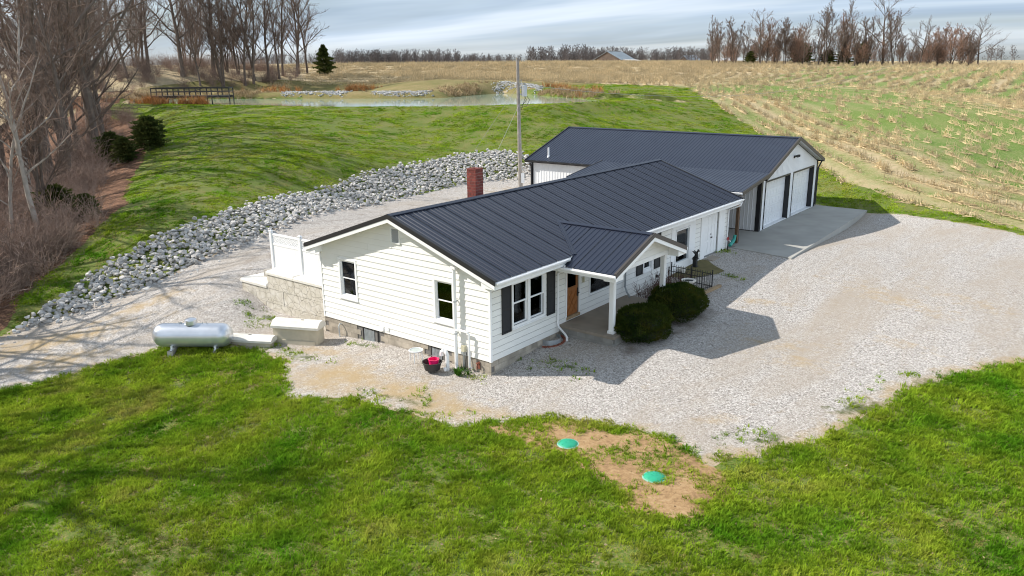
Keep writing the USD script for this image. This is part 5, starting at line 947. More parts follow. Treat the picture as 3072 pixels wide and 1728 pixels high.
# dry grass on the pond banks
def clump(n, r, h, seed, w=.012): return tuft(n, r, h, seed, w, .8)
bx, by = rng.uniform(-106, -32, 26000), rng.uniform(30, 95, 26000); s = inside(POND, bx, by); ns = (bx + 62) * .62 + (by - 62) * -.785 > 4
pr_ = np.where(s > -.1, 0, np.where(ns, .25 * np.exp(-(-s - .3) ** 2 / .1), np.clip(1.15 + s / (2.6 + 2.5 * fbm(bx, by, 6, 71, 2)), 0, 1))); rk_ = shapely.distance(shapely.union_all([LineString([(-86.5, 55.0), (-80.5, 58.2), (-77, 59.6)]), LineString([(-73.5, 61.5), (-69.5, 63.2), (-66.5, 66.2)]), LineString([(-67.5, 83), (-67.6, 86), (-63, 86.2), (-59, 84.0)])]), shapely.points(bx, by)); ok = (rng.random(26000) < pr_ * .95) & (rk_ > 3.0); bx, by, ns = bx[ok], by[ok], ns[ok]
scatter('/World/bank_grass', [(*clump(40, .45, .55, 100 + k, .02), 'dry_grass') for k in range(5)], np.column_stack([bx, by, height(bx, by) + .0]), yq(len(bx)), rng.uniform(.5, 1.25, len(bx)) * np.where(ns, .45, 1), rng.integers(0, 5, len(bx)), kind='stuff', label='pale dry grass hanging over the pond banks')
C_ = [(-86.0, 34.3, .9, .5, 40), (-84.8, 35.0, .7, .5, 26), (-82.0, 36.3, .5, .4, 16), (-79.6, 37.4, 1.3, .5, 46), (-96.5, 79.5, 2.6, 1.0, 70), (-52.5, 82.8, 1.0, .8, 12), (-47.5, 80, 1.5, .7, 14), (-59.5, 88.5, 1.6, .6, 26), (-44, 75, 1, .6, 8), (-88, 34.0, 1.0, .6, 14), (-92.5, 58, 3, 1, 30)]
bx = np.concatenate([rng.normal(a, c, n) for a, b, c, d, n in C_]); by = np.concatenate([rng.normal(b, d, n) for a, b, c, d, n in C_])
scatter('/World/rust_grass', [(*clump(30, .25, 1.15, 110 + k, .016), 'rust_grass') for k in range(4)], np.column_stack([bx, by, height(bx, by) - .03]), yq(len(bx)), rng.uniform(.6, 1.2, len(bx)), rng.integers(0, 4, len(bx)), kind='stuff', label='tall rust orange grass by the dock and the pond')

# ------------------------------------------------------------------ corn stubble
def stubble(seed, n=9, fallen=7, L=1.5):
    q = np.random.default_rng(seed); V, F_, k = [], [], 0
    def strip(p, r, wd):
        nonlocal k
        d = r - p; s_ = np.cross(d, [0, 0, 1]); s_ = s_ / (np.linalg.norm(s_) + 1e-9) if np.linalg.norm(s_) > 1e-3 else np.array([math.cos(k), math.sin(k), 0]); s_ = s_ * wd
        u = np.cross(s_, d); u = u / (np.linalg.norm(u) + 1e-9) * wd
        V.extend([p - s_, p + s_, r + s_ * .6, r - s_ * .6, p - u, p + u, r + u * .6, r - u * .6]); F_.extend([[k, k + 1, k + 2], [k, k + 2, k + 3], [k + 4, k + 5, k + 6], [k + 4, k + 6, k + 7]]); k += 8
    for i in range(n):
        p = np.array([(i + q.uniform(0, .7)) / n * L - L / 2, q.normal(0, .05), -.03]); h = q.uniform(.3, .8); strip(p, p + np.array([q.normal(0, .14), q.normal(0, .10), h]), .019)
        if q.random() < .5: strip(p + (0, 0, h * .6), p + np.array([q.normal(0, .22), q.normal(0, .22), h * .35]), .028)
    for i in range(fallen): p = np.array([q.uniform(-L / 2, L / 2), q.normal(0, .12), .04]); a = q.normal(0, .4); l = q.uniform(.4, 1.0); strip(p, p + np.array([math.cos(a) * l, math.sin(a) * l, q.uniform(-.02, .14)]), .028)
    return np.array(V), np.array(F_)
N = 520000; fx_, fy_ = rng.uniform(-190, 60, N), rng.uniform(30, 330, N)
fz = rbf(np.stack([fx_, fy_], 1)); vis, w = seen(fx_, fy_, fz, 1.04); A_f = 250 * 300.0
keepp = np.minimum(1, np.where(w < 75, 1.1, 1.1 * (75 / np.maximum(w, 1)) ** 1.35) / (N / A_f)); ok = vis & (rng.random(N) < keepp) & (inside(LAWN, fx_, fy_) < .1) & (inside(WOODS, fx_, fy_) < 0) & (inside(GRAVEL, fx_, fy_) < -1) ; fx_, fy_, w = fx_[ok], fy_[ok], w[ok]
pp = shapely.points(fx_, fy_); de = shapely.distance(FE, pp); proj_ = shapely.line_locate_point(FE, pp); t0_ = shapely.get_coordinates(shapely.line_interpolate_point(FE, np.maximum(proj_ - 2, 0))); t1_ = shapely.get_coordinates(shapely.line_interpolate_point(FE, proj_ + 2)); tg = t1_ - t0_; ang = np.arctan2(tg[:, 1], tg[:, 0])
rmask = np.clip((fx_ - (-62 - 0.12 * (fy_ - 110))) / 22, 0, 1); ang = np.where((rmask > 0) & (de > 40), math.atan2(107, -7.0) + .1 * np.sin(fy_ / 30), np.where(rmask > 0, ang, math.atan2(RT[1], RT[0]) + .12))
nx_, ny_ = -np.sin(ang), np.cos(ang); c_ = fx_ * nx_ + fy_ * ny_; dsn = np.where((rmask > 0) & (de <= 40), de - np.round(de / 1.9) * 1.9, c_ - np.round(c_ / 2.6) * 2.6); near = shapely.get_coordinates(shapely.line_interpolate_point(FE, proj_)); out = np.stack([fx_, fy_], 1) - near; out /= np.linalg.norm(out, axis=1, keepdims=True) + 1e-9
sh = np.where(((rmask > 0) & (de <= 40))[:, None], out * dsn[:, None], np.stack([nx_, ny_], 1) * dsn[:, None]); fx_, fy_ = fx_ - sh[:, 0], fy_ - sh[:, 1]
stw = np.clip(crop_bands(fx_, fy_, de, rmask) * 1.2, .22, 1); ok = rng.random(len(fx_)) < stw; fx_, fy_, ang, w = fx_[ok], fy_[ok], ang[ok], w[ok]
a2 = ang + rng.normal(0, .05, len(ang)) + np.pi * (rng.random(len(ang)) < .5)
scatter('/World/corn_stubble', [(*stubble(200 + k), 'stalk') for k in range(8)], np.column_stack([fx_, fy_, height(fx_, fy_)]), quat(normals(fx_, fy_, .8), a2), np.clip((w / 90) ** .35, .85, 1.5) * rng.uniform(.8, 1.25, len(fx_)), rng.integers(0, 8, len(fx_)), kind='stuff', label='cut corn stalks and leaves standing in rows on the field')

# ------------------------------------------------------------------ bare trees
def grow(p, d, L, n, wander, lift, q):
    pts = [np.array(p, float)]; d = np.array(d, float)
    for _ in range(n):
        d = d + q.normal(0, wander, 3) + np.array([0, 0, lift]); d /= np.linalg.norm(d); pts.append(pts[-1] + d * L / n)
    return np.array(pts)
def ribbons(P0, P1, w, q):
    d = P1 - P0; r = q.normal(size=d.shape); s = np.cross(d, r); s /= np.linalg.norm(s, axis=1, keepdims=True) + 1e-9; s = s * np.asarray(w)[:, None]; n = len(P0)
    b = np.arange(n) * 4; return np.stack([P0 - s, P0 + s, P1 + s * .45, P1 - s * .45], 1).reshape(-1, 3), np.vstack([np.stack([b, b + 1, b + 2], 1), np.stack([b, b + 2, b + 3], 1)])
def bare_tree(seed, H, r0, n1=16, spread=.34, ang=(28, 55), first=.30, stems=1, n2=8, n3=7, n4=5, tw=.012, lift=.10, lean=0.0):
    """trunk with limbs; crown of branches, twigs and fine twigs"""
    q = np.random.default_rng(seed); T_, K = MB(), MB(); tw0, tw1, tww = [], [], []
    for st in range(stems):
        a = q.uniform(0, 6.28); ln = lean if stems == 1 else q.uniform(.10, .28); h = H * (1 if st == 0 else q.uniform(.75, .98)); r = r0 * (1 if st == 0 else .8)
        tr = grow((math.cos(a) * r * (stems > 1), math.sin(a) * r * (stems > 1), -.3), (math.cos(a) * ln, math.sin(a) * ln, 1), h, 14, .045, .03, q); f = np.linspace(0, 1, 15); rt_ = r * (1 - f) ** .8 + .02; rt_[0] *= 1.35; T_.tube(tr, rt_, 7, cap=False)
        for i in range(n1):
            t = first + (1 - first) * (i + q.uniform(0, .9)) / n1; k = min(int(t * 14), 13); b = tr[k] + (tr[k + 1] - tr[k]) * (t * 14 - k); az = i * 2.4 + q.uniform(-.5, .5); an = math.radians(q.uniform(*ang)) * (1.15 - .4 * t)
            L1 = h * spread * (1.12 - .75 * (t - first) / (1 - first)) * q.uniform(.7, 1.2); d = np.array([math.cos(az) * math.sin(an), math.sin(az) * math.sin(an), math.cos(an)]); li = grow(b, d, L1, 6, .10, lift * .5, q); r1 = min(rt_[k] * .55, .016 * L1 + .012); T_.tube(li, np.linspace(r1, r1 * .3, 7), 5, cap=False)
            for j in range(n2):
                u = .2 + .8 * (j + q.random()) / n2; k2 = min(int(u * 6), 5); c = li[k2] + (li[k2 + 1] - li[k2]) * (u * 6 - k2); dl = li[k2 + 1] - li[k2]; dl /= np.linalg.norm(dl); e = dl + q.normal(0, .55, 3) + np.array([0, 0, .15]); e /= np.linalg.norm(e)
                L2 = L1 * .42 * (1.15 - .6 * u) * q.uniform(.6, 1.2); br = grow(c, e, L2, 3, .14, lift, q); K.tube(br, np.linspace(r1 * .36 + .004, tw, 4), 3, cap=False)
                cc = br[q.integers(0, 3, n3)]; cc = cc + (br[np.minimum(q.integers(1, 4, n3), 3)] - cc) * q.random((n3, 1)); db = br[-1] - br[0]; db /= np.linalg.norm(db); e3 = db + q.normal(0, .5, (n3, 3)) + (0, 0, .2); e3 /= np.linalg.norm(e3, axis=1, keepdims=True); L3 = L2 * .55 * q.uniform(.5, 1.2, (n3, 1))
                m_ = cc + e3 * L3 * .55; e3b = e3 + q.normal(0, .22, (n3, 3)) + (0, 0, lift); e3b /= np.linalg.norm(e3b, axis=1, keepdims=True); t_ = m_ + e3b * L3 * .5; tw0 += [cc, m_]; tw1 += [m_, t_]; tww += [np.full(n3, tw), np.full(n3, tw * .8)]
                for _ in range(n4): w_ = q.random((n3, 1)); s0 = cc + (t_ - cc) * w_; e4 = e3b + q.normal(0, .55, (n3, 3)); e4 /= np.linalg.norm(e4, axis=1, keepdims=True); tw0.append(s0); tw1.append(s0 + e4 * L3 * q.uniform(.25, .6, (n3, 1))); tww.append(np.full(n3, tw * .62))
    v, f = ribbons(np.vstack(tw0), np.vstack(tw1), np.concatenate(tww), q); K.add(v, f)
    return T_.arrays(), K.arrays()
def tree_proto(name, bark, twig, *a, **k):
    p = class_tree(name); t, c = bare_tree(*a, **k); class_part(p, 'trunk', *t, bark); class_part(p, 'crown', *c, twig); return p
rng = np.random.default_rng(23)
LIMBY = [tree_proto(f'limby_tree_{k}', 'bark', 'twig', 390 + k, 23.0, .46, n1=10, spread=.50, ang=(35, 65), first=.25, n2=5, n3=2, n4=1, tw=.022, lift=.05) for k in range(2)]
TALL = [tree_proto(f'tall_tree_{k}', 'bark', 'twig', 300 + k, 24.0, .22, n1=22, spread=.29, ang=(24, 54), first=.12, n2=7, n3=6, n4=6, tw=.019, lift=.12) for k in range(4)]
WIDE = [tree_proto(f'wide_tree_{k}', 'bark', 'twig', 330 + k, 22.0, .42, n1=15, spread=.48, ang=(40, 72), first=.22, n2=9, n3=6, n4=4, tw=.022, lift=.06) for k in range(2)]
MULTI = [tree_proto(f'many_stem_tree_{k}', 'bark', 'twig', 350 + k, 17.0, .20, n1=11, spread=.34, ang=(25, 52), first=.25, stems=3, n2=8, n3=7, n4=7, tw=.024, lift=.12) for k in range(2)]
PALE = [tree_proto(f'pale_tree_{k}', 'pale_bark', 'brush_twig', 360 + k, 19.0, .19, n1=15, spread=.24, ang=(30, 60), first=.25, n2=7, n3=6, n4=6, tw=.015, lift=.08) for k in range(2)]
RED = [tree_proto('red_tree', 'bark', 'red_twig', 370, 11.0, .15, n1=14, spread=.42, ang=(25, 55), first=.10, stems=3, n2=8, n3=7, n4=6, tw=.020, lift=.10)]
def plant(proto, name, label, x, y, sc=1.0, group=None, cat='tree', dz=0.0): return copy_of(proto, name, label, cat, (x, y, float(height(x, y)) + dz), rng.uniform(0, 6.28), (sc * rng.uniform(.95, 1.05), sc * rng.uniform(.95, 1.05), sc), group)
# the big trees of the near wood, left
for x, y, p, s, lb in ((-34.8, -2.2, PALE[0], .62, 'slim pale barked young tree nearest the left edge of the photo'), (-33.6, -1.2, PALE[1], .80, 'thin pale tree leaning over the leaf litter, foremost of the left wood'), (-36.8, .2, MULTI[0], .60, 'small many stemmed bare tree in the brush at the left edge'),
                       (-52.3, 7.4, LIMBY[0], .95, 'thick trunked tree with wide limbs, leftmost big tree of the near wood'), (-53.5, 9.2, TALL[0], .95, 'tall thick grey trunk beside the widest tree of the left wood'), (-56.5, 10.0, TALL[1], 1.0, 'straight tall grey trunk in the middle of the near left wood'),
                       (-60.5, 12.6, LIMBY[1], .85, 'broad bare tree whose limbs reach out over the bank'), (-66.0, 15.5, TALL[2], .95, 'tall tree standing behind the broad limbed one at left'), (-88.6, 27.4, WIDE[0], 1.0, 'dark leaning trunk at the far end of the near wood beside the lawn'), (-78.0, 18.0, MULTI[1], 1.0, 'bare many stemmed tree above the brush halfway along the wood edge'),
                       (-94.0, 25.5, TALL[3], 1.0, 'tall bare tree just behind the dark leaning trunk'), (-43.0, 2.2, PALE[0], .85, 'white streaked slender trunk rising from the brush')):
    plant(p, 'bare_tree', lb, x, y, s)
for k in range(7): t = rng.uniform(.15, 1); x, y = -40 - 62 * t + rng.normal(0, 2), 1.5 + 27 * t - rng.uniform(1, 9); plant([TALL, WIDE, MULTI, PALE][k % 4][k % 2], 'bare_tree', 'bare grey tree standing in the thick of the left wood', x, y, rng.uniform(.6, .95), 'bare trees deep in the left wood')
for x, y, p, s, lb in ((-46.0, 6.2, TALL[2], .80, 'upright bare tree close behind the dark evergreen bushes'), (-57.5, 13.6, LIMBY[0], .92, 'spreading tree nearest the lawn in the middle of the left wood'), (-63.0, 17.2, TALL[1], .98, 'tall tree at the lawn edge beyond the spreading one'), (-70.5, 19.5, LIMBY[1], .95, 'wide limbed tree at the lawn edge in the far half of the left wood'), (-75.0, 22.6, TALL[0], 1.0, 'straight tree at the lawn edge just before the dark leaning trunk'), (-83.0, 24.5, TALL[1], 1.0, 'tall tree right before the dark leaning trunk at the wood end')): plant(p, 'bare_tree', lb, x, y, s)
# trees outside the frame to the left, whose shadows lie over the lawn
for x, y, s in ((-27, -19.5, .85), (-24.0, -25.5, .8), (-33.5, -14.5, .9), (-29.0, -28, .9), (-36, -9, .95), (-38.5, -15.5, 1.0), (-31, -17, .9), (-35, -20, 1.0), (-30.5, -23, .95), (-41, -11, 1.0), (-47, -6, 1.0), (-58, -2, 1.0), (-22, -20.5, .95), (-20, -26.5, 1.0), (-25.5, -22, 1.05), (-20.5, -31, .8)): plant(LIMBY[int(abs(x)) % 2], 'bare_tree', 'bare tree at the wood edge beyond the left of the view', x, y, s, 'trees beyond the left edge of the view')
# the row along the field behind the dock and the wood behind it
ROW = [(-113.4, 67.1, 1.0, 0, 'bare tree above the middle of the dock, first of the row along the field'), (-115.6, 70.8, .92, 1, 'slim tree in the field row right of the dock'), (-116.0, 74.0, 1.05, 2, 'twin crowned tree left of centre in the field row'), (-115.2, 76.0, .9, 3, 'narrow upright tree in the middle of the field row'), (-117.6, 78.6, 1.02, 0, 'close set tall tree in the field row right of the middle'), (-116.4, 80.9, .95, 1, 'tall tree standing alone right of the close set group of the row'), (-120.5, 84.6, 1.0, 2, 'second last tall tree at the right end of the field row'), (-121.5, 87.5, .97, 3, 'last tall bare tree of the row, beside the dark evergreen')]
for x, y, s, k, lb in ROW: plant(TALL[k], 'field_row_tree', lb, x, y, s)
for k in range(20): t = rng.random(); x, y = -112 - 30 * rng.random(), 38 + 32 * t + rng.normal(0, 2); plant([TALL, TALL, MULTI, WIDE][k % 4][k % 2], 'wood_tree', 'bare tree in the dense wood behind the wooden dock', x, y, rng.uniform(.65, 1.05), 'bare trees of the dense wood behind the dock')
for k in range(22): x, y = -150 - 70 * rng.random(), 48 + 66 * rng.random(); plant(TALL[k % 4], 'wood_tree', 'bare tree far back in the wood behind the field row', x, y, rng.uniform(.7, 1.0), 'far back trees of the wood behind the field row')
# the grove on the hill at right
GR = [(1797, 58, 'T', 'leftmost bare tree of the hill grove'), (1812, 70, 'M', 'bushy tree beside the leftmost tree of the hill grove'), (1831, 72, 'T', 'thin tree third from the left in the hill grove'), (1851, 65, 'M', 'leaning forked tree left in the hill grove'), (1872, 76, 'T', 'small pale tree left of the round evergreen in the grove'), (1915, 50, 'W', 'rounded spreading tree right of the first low evergreen in the grove'), (1930, 72, 'R', 'brownish low tree left of the middle of the grove'), (1951, 64, 'T', 'upright tree in the left middle of the hill grove'), (1977, 62, 'M', 'forked tree left of the tallest trees of the grove'), (2003, 82, 'R', 'reddish low tree beside the wide evergreen in the grove'), (2024, 58, 'T', 'slender tree just left of the tallest trees'), (2062, 20, 'T', 'tall tree left in the high middle of the hill grove'), (2080, 40, 'M', 'tree tucked between the two tallest on the left'), (2108, 28, 'T', 'tall straight tree in the middle of the hill grove'), (2130, 60, 'R', 'brown twigged tree low in the middle of the grove'), (2152, 20, 'T', 'tall tree right above the pointed evergreen'), (2185, 60, 'M', 'tree right beside the pointed evergreen in the grove'), (2222, 18, 'W', 'tallest broad tree right of the pointed evergreen'), (2250, 45, 'M', 'lower neighbour of the tallest broad tree'), (2290, 74, 'T', 'tree after the gap right of the broad tree'), (2315, 64, 'W', 'broad pale tree in the right part of the grove'), (2340, 88, 'R', 'reddish brush tree right part of the grove'), (2364, 78, 'R', 'round reddish tree right in the hill grove'), (2395, 80, 'R', 'second round reddish tree right in the hill grove'), (2420, 98, 'R', 'small reddish tree near the right end of the grove'), (2440, 92, 'M', 'twiggy tree next to the last tree of the grove'), (2462, 62, 'W', 'last spreading tree at the right end of the hill grove')]
hv = np.array([-math.sin(YAW), math.cos(YAW), 0])
for k, (px_, top, ty, lb) in enumerate(GR):
    dd = 252 + 14 * ((k * 7) % 5) / 5.0; x, y = (CAM + hv * dd + RT * ((px_ * 1.19255 - 1536) / FPX * dd * .965))[:2]; Hh = (168 - top) * 1.19255 / FPX * dd; pr = {'T': TALL[k % 4], 'M': MULTI[k % 2], 'W': WIDE[k % 2], 'R': RED[0]}[ty]; plant(pr, 'grove_tree', lb, x, y, Hh / {'T': 24, 'M': 16.5, 'W': 22, 'R': 10.5}[ty])
for k in range(64):                                                    # undergrowth of the grove
    px_ = rng.uniform(1785, 2470); dd = rng.uniform(256, 285); x, y = (CAM + hv * dd + RT * ((px_ * 1.19255 - 1536) / FPX * dd * .965))[:2]; plant([RED[0], MULTI[k % 2]][k % 2], 'grove_tree', 'low twiggy tree in the undergrowth of the hill grove', x, y, rng.uniform(.40, .72), 'undergrowth trees of the hill grove')
# ------------------------------------------------------------------ evergreens
def evergreen(seed, H, R, n, leaf, wob=.45):
    q = np.random.default_rng(seed); t = q.random(n) ** .75; z = H * (.04 + .96 * t); prof = R * (np.minimum(1, (1 - t) * 1.6) ** .8 * np.minimum(1, .55 + t * 2.2) if H > 5 else np.sqrt(np.maximum(0, 1 - (t * 1.55 - .55) ** 2))) * (.75 + .25 * np.sin(t * 40 + seed)); a = q.uniform(0, 6.283, n); rr = prof * (q.random(n) ** .35) * (1 + wob * (noise(np.stack([np.cos(a) * 2 + seed, np.sin(a) * 2, z * 1.2], 1), seed) - .5) * 2)
    p = np.stack([rr * np.cos(a), rr * np.sin(a), z], 1); d = np.stack([np.cos(a), np.sin(a), np.full(n, .45)], 1) + q.normal(0, .45, (n, 3)); d /= np.linalg.norm(d, axis=1, keepdims=True); s = np.cross(d, q.normal(size=(n, 3))); s /= np.linalg.norm(s, axis=1, keepdims=True); L = leaf * q.uniform(.6, 1.4, (n, 1))
    v = np.stack([p - s * L * .35, p + s * L * .35, p + d * L], 1).reshape(-1, 3); return v, np.arange(3 * n).reshape(-1, 3)
def cedar_proto(name, seed, H, R, n, leaf):
    p = class_tree(name); class_part(p, 'crown', *evergreen(seed, H, R, n, leaf), 'cedar_leaf'); m = MB(); m.tube([(0, 0, -.3), (0, 0, H * .85)], [.12, .02], 6); class_part(p, 'trunk', *m.arrays(), 'bark'); return p
CED = [cedar_proto('cedar_a', 5, 6.0, 2.1, 5200, .36), cedar_proto('cedar_b', 6, 4.0, 2.2, 4600, .34)]
for x, y, k, s, lb in ((-50.4, 11.6, 1, .62, 'dark evergreen bush on the leafy bank, left of the three'), (-47.8, 11.4, 1, .50, 'low dark evergreen bush in the middle of the three on the leafy bank'), (-48.9, 14.2, 1, .66, 'upright dark evergreen at the lawn edge, right of the three'), (-36.6, 1.2, 1, .62, 'small dark evergreen low in the leaf litter beside the lawn'), (-34.4, 2.0, 1, .38, 'tiny evergreen shrub by the corner of the leafy slope')): plant(CED[k], 'evergreen', lb, x, y, s)
c_ = CAM + hv * 168 + RT * ((822 * 1.19255 - 1536) / FPX * 168 * .965); plant(CED[0], 'evergreen', 'dark pointed evergreen at the right end of the field tree row', c_[0], c_[1], .98)
for px_, top, k, s, lb in ((1891, 137, 1, 1, 'low round evergreen left in the hill grove'), (2017, 118, 1, 1, 'wide dark evergreen in the left middle of the hill grove'), (2085, 132, 1, 1, 'low evergreen under the tall trees of the grove'), (2124, 130, 1, 1, 'dark evergreen just left of the pointed one'), (2171, 110, 0, 1, 'pointed dark evergreen in the middle of the hill grove')):
    dd = 268; x, y = (CAM + hv * dd + RT * ((px_ * 1.19255 - 1536) / FPX * dd * .965))[:2]; plant(CED[k], 'evergreen', lb, x, y, (166 - top) * 1.19255 / FPX * dd / (6 if k == 0 else 4))
# ------------------------------------------------------------------ brush at the wood edge
def brush(seed, n=46, H=3.2, R=1.5, w=.020):
    q = np.random.default_rng(seed); p0, p1, ww = [], [], []
    for i in range(n):
        a = q.uniform(0, 6.28); an = q.uniform(.1, .9); b = np.array([q.normal(0, .35), q.normal(0, .35), -.1]); d = np.array([math.cos(a) * math.sin(an), math.sin(a) * math.sin(an), math.cos(an)]); s = grow(b, d, H * q.uniform(.5, 1.1), 6, .16, -.02, q); p0 += list(s[:-1]); p1 += list(s[1:]); ww += list(np.linspace(w, w * .45, 6))
        for j in range(9):
            k = q.integers(1, 6); c = s[k] + (s[k + 1] - s[k]) * q.random() if k < 6 else s[k]; e = (s[min(k + 1, 6)] - s[k - 1]); e = e / np.linalg.norm(e) + q.normal(0, .6, 3); e /= np.linalg.norm(e); L = q.uniform(.3, .9); m_ = c + e * L * .5; t_ = m_ + (e + q.normal(0, .3, 3)) * L * .5; p0 += [c, m_]; p1 += [m_, t_]; ww += [w * .55, w * .42]
    return ribbons(np.array(p0), np.array(p1), np.array(ww), q)
bx, by, bs = [], [], []
for k in range(170): t = rng.random() ** 1.3; off = abs(rng.normal(0, 4.5)) + .4; i = t * (len(LEAF) - 5); j = int(i); a, b = np.array(LEAF[j + 1]), np.array(LEAF[j + 2]); p = a + (b - a) * (i - j) + np.array([-.56, -.83]) * (off + (2.0 if 3 < i < 9 else .0)); bx.append(p[0]); by.append(p[1]); bs.append(rng.uniform(.55, 1.15) * (1.0 if off > 1.5 else .7))
for k in range(70): t = rng.random(); bx.append(-40 - 55 * t + rng.normal(0, 2)); by.append(-2 + 25 * t - rng.uniform(0, 8)); bs.append(rng.uniform(.8, 1.5))
for k in range(170): bx.append(-113 - 22 * rng.random()); by.append(40 + 42 * rng.random()); bs.append(rng.uniform(.5, 1.0))
bx, by = np.array(bx), np.array(by); ok = inside(WOODS, bx, by) > .2; ok |= (bx < -112); bx, by, bs = bx[ok], by[ok], np.array(bs)[ok]
scatter('/World/brush_thicket', [(*brush(400 + k), 'brush_twig') for k in range(5)], np.column_stack([bx, by, height(bx, by)]), yq(len(bx)), bs, rng.integers(0, 5, len(bx)), kind='stuff', label='tangled brown brush and brambles filling the edge of the left wood')
# ------------------------------------------------------------------ far tree lines and far farm buildings
ft = [bare_tree(500 + k, 10.0, .22, n1=12, spread=.42, ang=(30, 62), first=.12, n2=5, n3=5, n4=4, tw=.05, lift=.08) for k in range(4)]
ftp = [(np.vstack([a[0], b[0]]), np.vstack([a[1], b[1] + len(a[0])]), 'far_wood') for a, b in ft]
P_f, S_f = [], []
def line(v0, v1, d0, d1, n, h0, h1):
    for k in range(n): t = rng.random(); pv = v0 + (v1 - v0) * t; dd = d0 + (d1 - d0) * t + rng.uniform(0, 35); x, y = (CAM + hv * dd + RT * ((pv * 1.19255 - 1536) / FPX * dd * .965))[:2]; P_f.append((x, y, float(height(x, y)))); S_f.append(rng.uniform(h0, h1) / 10)
line(850, 1160, 500, 540, 190, 7, 11); line(1150, 1240, 540, 560, 36, 6, 8.5); line(1330, 1420, 520, 540, 26, 8, 12); line(1420, 1500, 520, 530, 34, 8, 13); line(1490, 1800, 600, 640, 130, 8, 13); line(1240, 1340, 560, 560, 24, 5, 8); line(860, 1800, 700, 760, 150, 7, 10); line(2480, 2700, 420, 460, 22, 5, 9); line(1700, 1790, 430, 440, 16, 5, 8); line(540, 860, 420, 520, 70, 6, 10)
P_f = np.array(P_f); scatter('/World/distant_trees', ftp, P_f, yq(len(P_f)), np.array(S_f), rng.integers(0, 4, len(P_f)), kind='stuff', label='far off line of bare woods along the horizon')
def gable_barn(name, label, c, L, Wd, He, Hr, ang, wallm, roofm, side=False):
    t = Thing(name, label, 'barn', loc=c, rz=ang, world=False); m = MB(); m.box(-L / 2, L / 2, -Wd / 2, Wd / 2, -6, He)
    for x0, x1 in ((-L / 2, -L / 2 + .2), (L / 2 - .2, L / 2)): m.prism([(x0, -Wd / 2, He), (x0, Wd / 2, He), (x0, 0, Hr)], (x1 - x0, 0, 0))
    m.build('wall', wallm, t); e = .6; s = (Hr - He) / (Wd / 2)
    for sg in (-1, 1): m = MB(); m.prism([(-L / 2 - .4, sg * (Wd / 2 + e), He - s * e + .05), (-L / 2 - .4, 0, Hr + .05), (-L / 2 - .4, 0, Hr + .25), (-L / 2 - .4, sg * (Wd / 2 + e), He - s * e + .25)], (L + .8, 0, 0)); m.build('roof', roofm, t)
    m = MB(); m.box(-L / 2 - .12, -L / 2 - .02, -1.8, 1.8, -1, He * .8); m.build('door', 'old_wood', t)
    if side: m = MB(); m.hexa([(-L * .35, -Wd / 2 - 7, -.6), (L * .5, -Wd / 2 - 7, -.6), (L * .5, -Wd / 2, -.6), (-L * .35, -Wd / 2, -.6), (-L * .35, -Wd / 2 - 7, .6), (L * .5, -Wd / 2 - 7, .6), (L * .5, -Wd / 2, 1.9), (-L * .35, -Wd / 2, 1.9)]); m.build('lean_to', 'white_roof', t)
    return t
a0 = math.atan2(RT[1], RT[0])
gable_barn('old_barn', 'far weathered brown barn with a pale grey tin roof on the horizon', (-243.5, 413.0, 10.5), 20, 18, 1.6, 6.2, a0 + 1.0, 'barn_board', 'old_tin', side=True)
gable_barn('old_barn', 'smaller far shed with grey roof right of the old barn', (-193.0, 412.0, 10.6), 9, 7, .8, 3.2, a0 + .5, 'barn_board', 'old_tin')
gable_barn('farm_shed', 'low white roofed shed half hidden by the hill left of the grove', (-160.0, 390.0, 9.6), 14, 9, 1.0, 2.6, a0 + .3, 'white_metal', 'white_roof')
# ------------------------------------------------------------------ wooden dock
DA, DB, DZ = np.array([-86.0, 34.6, 0]), np.array([-78.6, 41.3, 0]), 6.86
dk = Thing('wooden_dock', 'dark weathered wooden dock with railings at the left end of the pond', 'dock', loc=((DA + DB) / 2)[:2].tolist() + [5.8]); du = (DB - DA) / np.linalg.norm(DB - DA); dn = np.array([-du[1], du[0], 0]); LD, WD = np.linalg.norm(DB - DA), 1.9
for k in range(int(LD / .145)): a = DA + du * (k * .145 + .07); m = MB(); m.beam(a + (0, 0, DZ), a + dn * WD + (0, 0, DZ), .135, .04); m.build('deck_board', 'old_wood', dk)
for o in (0.02, WD / 2, WD - .02): m = MB(); m.beam(DA + dn * o + (0, 0, DZ - .14), DB + dn * o + (0, 0, DZ - .14), .06, .22); m.build('joist', 'old_wood', dk)
for k in range(8):
    for o in (-.04, WD + .04): a = DA + du * (k * LD / 7) + dn * o; m = MB(); lowz = 5.0 if k % 2 == 1 else DZ - .25; m.beam(a + (0, 0, lowz), a + (0, 0, DZ + 1.04), .11, .11, up=(1, 0, 0)); m.build('post', 'old_wood', dk)
for o in (-.04, WD + .04):
    for z, h in ((1.06, .05), (.97, .12), (.52, .10)): m = MB(); m.beam(DA + dn * o + (0, 0, DZ + z), DB + dn * o + (0, 0, DZ + z), .14 if z > 1 else .045, h); m.build('rail', 'old_wood', dk)
for z in (.97, .52): m = MB(); m.beam(DB + dn * -.04 + (0, 0, DZ + z), DB + dn * (WD + .04) + (0, 0, DZ + z), .045, .12); m.build('rail', 'old_wood', dk)
m = MB(); m.beam(DA + du * 4.2 + dn * WD + (0, 0, DZ + .35), DA + du * 6.2 + dn * WD + (0, 0, DZ + .95), .04, .08); m.build('brace', 'old_wood', dk)

